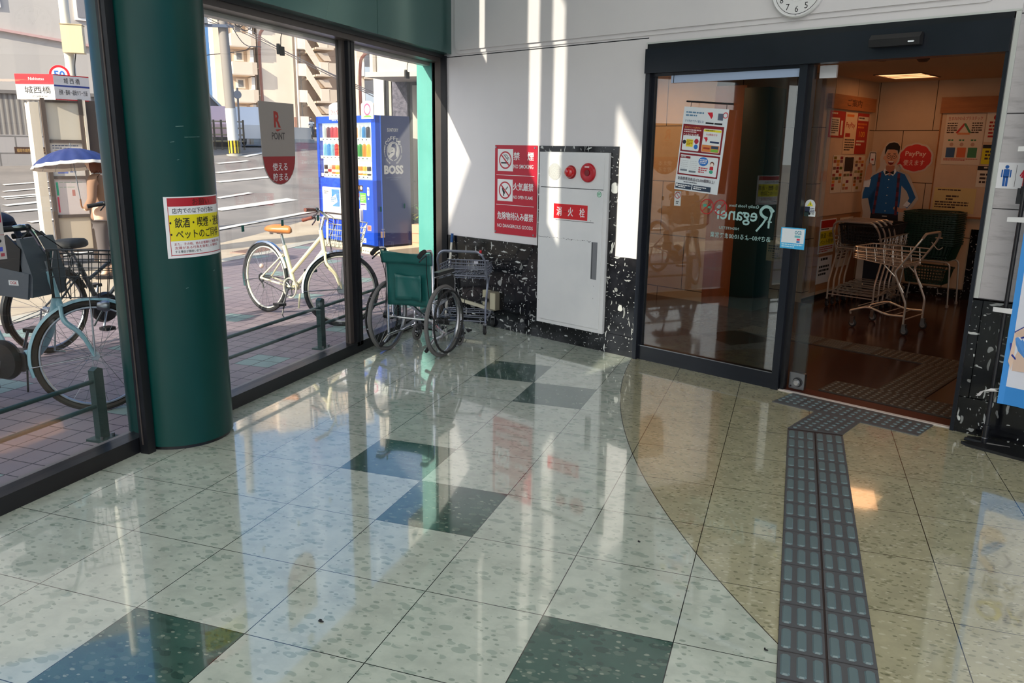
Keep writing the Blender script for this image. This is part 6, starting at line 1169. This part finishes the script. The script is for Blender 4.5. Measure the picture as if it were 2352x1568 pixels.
for k in range(-2,8):
    z=zf+k*fh; 
    if z<ZB+.3: continue
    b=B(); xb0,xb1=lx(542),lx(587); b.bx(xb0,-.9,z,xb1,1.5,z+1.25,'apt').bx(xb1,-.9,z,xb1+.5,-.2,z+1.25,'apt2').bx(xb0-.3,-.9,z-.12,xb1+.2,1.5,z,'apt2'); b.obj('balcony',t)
    b=B(); xw=lx(557); b.bx(xw,1.35,z+1.5,xw+.95,1.5,z+2.5,K((240,232,220))).bx(xw+.2,1.30,z+1.65,xw+.75,1.36,z+2.35,K((120,124,130),.3)); b.obj('window',t)
    b=B(); b.bx(lx(586),-.3,z+1.3,lx(594),1.4,z+2.6,K((246,236,222))).bx(lx(596),-.2,z+1.25,lx(598),1.4,z+2.8,K((190,160,130))); b.obj('screen',t)
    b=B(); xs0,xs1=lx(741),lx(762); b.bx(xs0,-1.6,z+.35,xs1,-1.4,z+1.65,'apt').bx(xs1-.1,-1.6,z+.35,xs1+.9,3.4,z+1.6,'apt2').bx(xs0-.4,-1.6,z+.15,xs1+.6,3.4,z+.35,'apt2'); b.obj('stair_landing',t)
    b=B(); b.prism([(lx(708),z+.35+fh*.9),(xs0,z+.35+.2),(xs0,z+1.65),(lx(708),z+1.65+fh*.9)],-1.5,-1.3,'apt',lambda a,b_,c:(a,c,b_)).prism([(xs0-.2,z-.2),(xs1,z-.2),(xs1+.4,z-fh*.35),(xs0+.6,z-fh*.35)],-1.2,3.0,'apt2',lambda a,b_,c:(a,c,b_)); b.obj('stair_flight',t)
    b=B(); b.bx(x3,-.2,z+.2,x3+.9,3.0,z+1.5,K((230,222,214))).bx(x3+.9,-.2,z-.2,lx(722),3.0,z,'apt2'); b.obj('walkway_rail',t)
    b=B(); b.bx(lx(832),-1.9,z+.4,lx(843),-1.5,z+1.9,K((244,236,226))).bx(lx(843),-1.9,z+.1,lx(870),.5,z+.3,'apt2').bx(lx(844),-1.9,z+.3,lx(868),-1.8,z+1.4,K((196,206,216),.3)); b.obj('right_balcony',t)
b=B(); b.cyl((x2+.35,-.1,ZB),(x2+.35,-.1,top),.10,K((226,214,204)),8).cyl((x2+.9,.5,ZB),(x2+.9,.5,top),.10,K((110,100,96)),8); b.obj('drain_pipe',t)
# white low wall, railing, cars, shrub, street lamps, utility pole with wires, far cyclist
a0=at(480,318,31); a1=at(715,316,36); m_,L_=wallplane(a0,a1); 
t=thing('low_wall','low pale wall along the far side of the street','wall',m_); b=B(); b.bx(L_*.38,0,.6,L_,.3,2.25,'apt').bx(L_*.36,-.15,.6,L_,.0,1.78,'concrete').bx(0,.05,.6,L_*.38,.2,2.0,'apt'); b.obj('wall',t); b=B(); b.bx(L_*.42,-.01,1.72,L_*.48,0,2.1,K((110,140,90))); b.obj('door',t)
a0=at(478,345,27.5); a1=at(562,345,27.5); m_,L_=wallplane(a0,a1); t=thing('guard_fence','dark post and rail guard fence beside the utility pole','fence',m_); b=B(); z0=gz(a0.x,a0.y)
for z in (.25,.45,.65,.85): b.cyl((0,0,z0+z),(L_,0,z0+z),.025,K((150,140,110),.6),6)
for i in range(6): b.cyl((L_*i/5,0,z0-.2),(L_*i/5,0,z0+.9),.035,K((80,70,60),.6),6)
b.bx(L_*.0,.2,z0,L_*.62,.25,z0+.38,K((90,84,80))); b.obj('rails',t)
CARS=((498,328,29.6,K((236,200,206),.3),'pale pink car parked behind the guard fence'),(590,330,29.8,K((236,238,242),.3),'white car nosing past the utility pole'))
for px,py,q_,m1_,lb in CARS:
    p=at(px,py,q_); g0=gz(p.x,p.y); t=thing('car',lb,'car',M.Translation((p.x,p.y,g0))@M.Rotation(R(118),4,'Z')@M.Scale(1.3,4),'cars beyond the street'); 
    b=B(); pr=[(-1.7,.25),(1.7,.25),(1.75,.55),(1.6,.75),(1.0,.85),(.6,1.25),(-.9,1.3),(-1.5,.9),(-1.75,.7)]; b.prism([(x*.6,z*.75) for x,z in pr],-.45,.45,m1_,lambda a,b_,c:(a,c,b_)); b.obj('body',t,.3); b=B(); b.prism([(.55,.68),(.33,.90),(-.5,.93),(-.8,.68)],-.46,.46,K((60,66,74),.1),lambda a,b_,c:(a,c,b_)); b.obj('windows',t)
    for x in (-.6,.62):
        for y in (-.42,.42): b=B(); b.torus((x,y,.18),(0,1,0),.12,.05,'rubber',20,6).cyl((x,y-.03,.18),(x,y+.03,.18),.10,'steel',12); b.obj('wheel',t)
p=at(523,292,34); b=B(); rr=random.Random(9)
for i in range(160): d=V((rr.gauss(0,.22),rr.gauss(0,.2),rr.gauss(0,.18))); c_=p+d; l=.07; b.add([c_+V((-l,0,0)),c_+V((0,-l*.4,l)),c_+V((l,0,0)),c_+V((0,l*.4,-l))],[(0,1,2,3)],K((130,150,60),.7))
tag(b.obj('bush',smooth=False),'small yellow green bush left of the apartment block entrance','bush')
def lamp(px0,pyT,pyB,q_,lb):
    p=at(px0,pyT,q_); p2=at(px0,pyB,q_); g0=gz(p.x,p.y); t=thing('street_lamp',lb,'street lamp',M.Translation((p.x,p.y,0))@M.Rotation(R(38),4,'Z'),'rust coloured street lamps'); h=p.z
    b=B(); b.tube(bez([(0,0,g0-.2),(0,0,h-2.5),(0,0,h-.4),(.18,0,h+.15),(.7,0,h+.45),(1.3,0,h+.55)],5),.055,K((190,110,84),.5),8); b.obj('pole',t); b=B(); b.ball((1.5,0,h+.52),(.3,.1,.07),K((200,200,200),.4),12,8); b.obj('lamp_head',t)
lamp(594,75,330,33,'rust coloured street lamp in front of the wide blank apartment wall'); lamp(826,135,262,30,'rust coloured street lamp seen above the right end of the vending machine')
p=at(540,335,26.3); pz=gz(p.x,p.y); m_=M.Translation((p.x,p.y,0))@M.Rotation(R(38),4,'Z')@M.Rotation(R(-1.4),4,'Y'); t=thing('utility_pole','tall grey concrete utility pole with a yellow and black striped foot','utility pole',m_)
b=B(); b.tube([(0,0,pz-.3),(0,0,pz+8.5)],[.150,.125],K((150,142,136),.8),20); b.obj('pole',t)
b=B(); b.cyl((0,0,pz+.28),(0,0,pz+1.35),.158,K((206,206,204),.7),20).cyl((0,0,pz-.1),(0,0,pz+.02),.23,'concrete',20); b.obj('wrap',t)
b=B(); b.cyl((0,0,pz+.05),(0,0,pz+.42),.162,K((214,186,50),.6),20)
for k in range(10): a_=2*PI*k/10; b.add([(.164*math.cos(a_+u),.164*math.sin(a_+u),pz+z) for u,z in ((0,.05),(.28,.05),(.28,.42),(0,.42))],[(0,1,2,3)],BK)
b.obj('striped_band',t)
b=B(); hz2=at(520,35,26.3).z; hz3=at(520,62,26.3).z
b.bar((-.35,-.2,hz2),(.9,-.2,hz2),.06,.06,K((120,116,112))).bar((-.55,-.2,hz3),(.3,-.2,hz3),.06,.08,K((90,100,120))).bx(-.55,-.3,hz3+.05,-.4,-.15,hz3+.3,K((110,114,124))); b.obj('crossarm',t)
b=B(); b.torus((.45,-.25,hz2-.22),(0,1,0),.12,.015,BK,20,5,a0=0); b.torus((.62,-.25,hz2-.25),(0,1,.2),.18,.012,BK,20,5).ball((.28,-.2,hz2+.25),(.16,.16,.16),K((190,180,170)),12,8); b.obj('insulators',t)
def wire(n,pts,label,r=.011): b=B(); b.tube(bez(pts,8),r,K((70,66,70)),5); tag(b.obj(n),label,'cable','overhead cables')
c_=at(520,38,26.1)
wire('overhead_cable',[at(440,0,30),at(518,36,26.1)],'upper left cable reaching the pole crossarm from the sky side'); wire('overhead_cable',[at(440,22,30),at(516,62,26.1)],'lower left cable reaching the pole crossarm from the sky side'); wire('overhead_cable',[at(440,40,30),at(505,58,28),at(519,70,26.1)],'thin sagging left cable below the pole crossarm')
wire('overhead_cable',[at(520,30,26.1),at(640,110,24),at(830,200,20),at(960,250,18)],'upper cable running down to the right across the apartment block'); wire('overhead_cable',[at(520,52,26.1),at(620,100,24),at(800,190,20),at(960,260,18)],'middle cable running down to the right across the apartment block',.012); wire('overhead_cable',[at(520,58,26.1),at(600,95,24),at(740,165,21),at(960,270,18)],'lower thick cable running down to the right across the apartment block')
wire('overhead_cable',[at(440,130,30),at(550,118,27),at(575,108,27)],'short cable kinking upward behind the pole',.012); wire('overhead_cable',[at(520,40,26.2),at(560,100,27),at(600,108,28)],'slack cable drooping to the balcony behind the pole',.012)
b=B(); p=at(553,330,27); g0=gz(p.x,p.y); b.cyl((p.x,p.y,g0-.2),(p.x,p.y,g0+1.9),.03,K((130,126,128)),8).cyl((p.x-.02,p.y,g0+1.7),(p.x+.03,p.y-.03,g0+1.7),.12,K((150,150,156)),14); tag(b.obj('sign_post'),'thin grey sign post right of the utility pole','post')
p=at(716,320,41); g0=p.z; cm_=M.Translation((p.x,p.y,g0))@M.Rotation(R(38),4,'Z')@M.Scale(.62,4); cy2=thing('person','far cyclist in a white shirt and dark trousers riding past the stairs','person',cm_)
nn=[((0,0,.85),(.14,.1)),((.0,-.02,1.1),(.14,.11)),((0,-.06,1.3),(.14,.1)),((0,-.1,1.42),.05),((.16,-.12,1.28),.05),((.18,-.36,1.05),.04),((-.16,-.12,1.28),.05),((-.18,-.36,1.05),.04),((.09,-.05,.8),.09),((.1,-.3,.62),.07),((.1,-.2,.25),.05),((-.09,-.05,.8),.09),((-.1,-.1,.5),.07),((-.1,-.02,.15),.05)]
skin('body',nn,[(0,1),(1,2),(2,3),(2,4),(4,5),(2,6),(6,7),(0,8),(8,9),(9,10),(0,11),(11,12),(12,13)],K((60,62,74),.8),cy2)
skin('shirt',[((0,0,.9),(.17,.13)),((0,-.02,1.1),(.17,.14)),((0,-.06,1.3),(.16,.12)),((.17,-.13,1.26),.07),((.18,-.28,1.12),.06),((-.17,-.13,1.26),.07),((-.18,-.28,1.12),.06)],[(0,1),(1,2),(2,3),(3,4),(2,5),(5,6)],K((236,236,236),.7),cy2)
b=B(); b.ball((0,-.12,1.55),(.09,.1,.11),SKN2,14,10).ball((0,-.10,1.585),(.1,.105,.095),HR,14,10); b.obj('head',cy2)
b=B(cm_); b.torus((0,-.5,.33),(1,0,0),.31,.02,'rubber',28,6).torus((0,.5,.33),(1,0,0),.31,.02,'rubber',28,6).tube([(0,.5,.33),(0,0,.3),(0,-.4,.8)],.02,'steel',6).tube([(0,.05,.3),(0,.12,.82)],.02,'steel',6).cyl((-.25,-.38,1.0),(.25,-.38,1.0),.015,'steel',6).tube([(0,-.4,1.0),(0,-.5,.33)],.018,'steel',6); tag(b.obj('bicycle'),'far bicycle ridden by the person in the white shirt','bicycle')
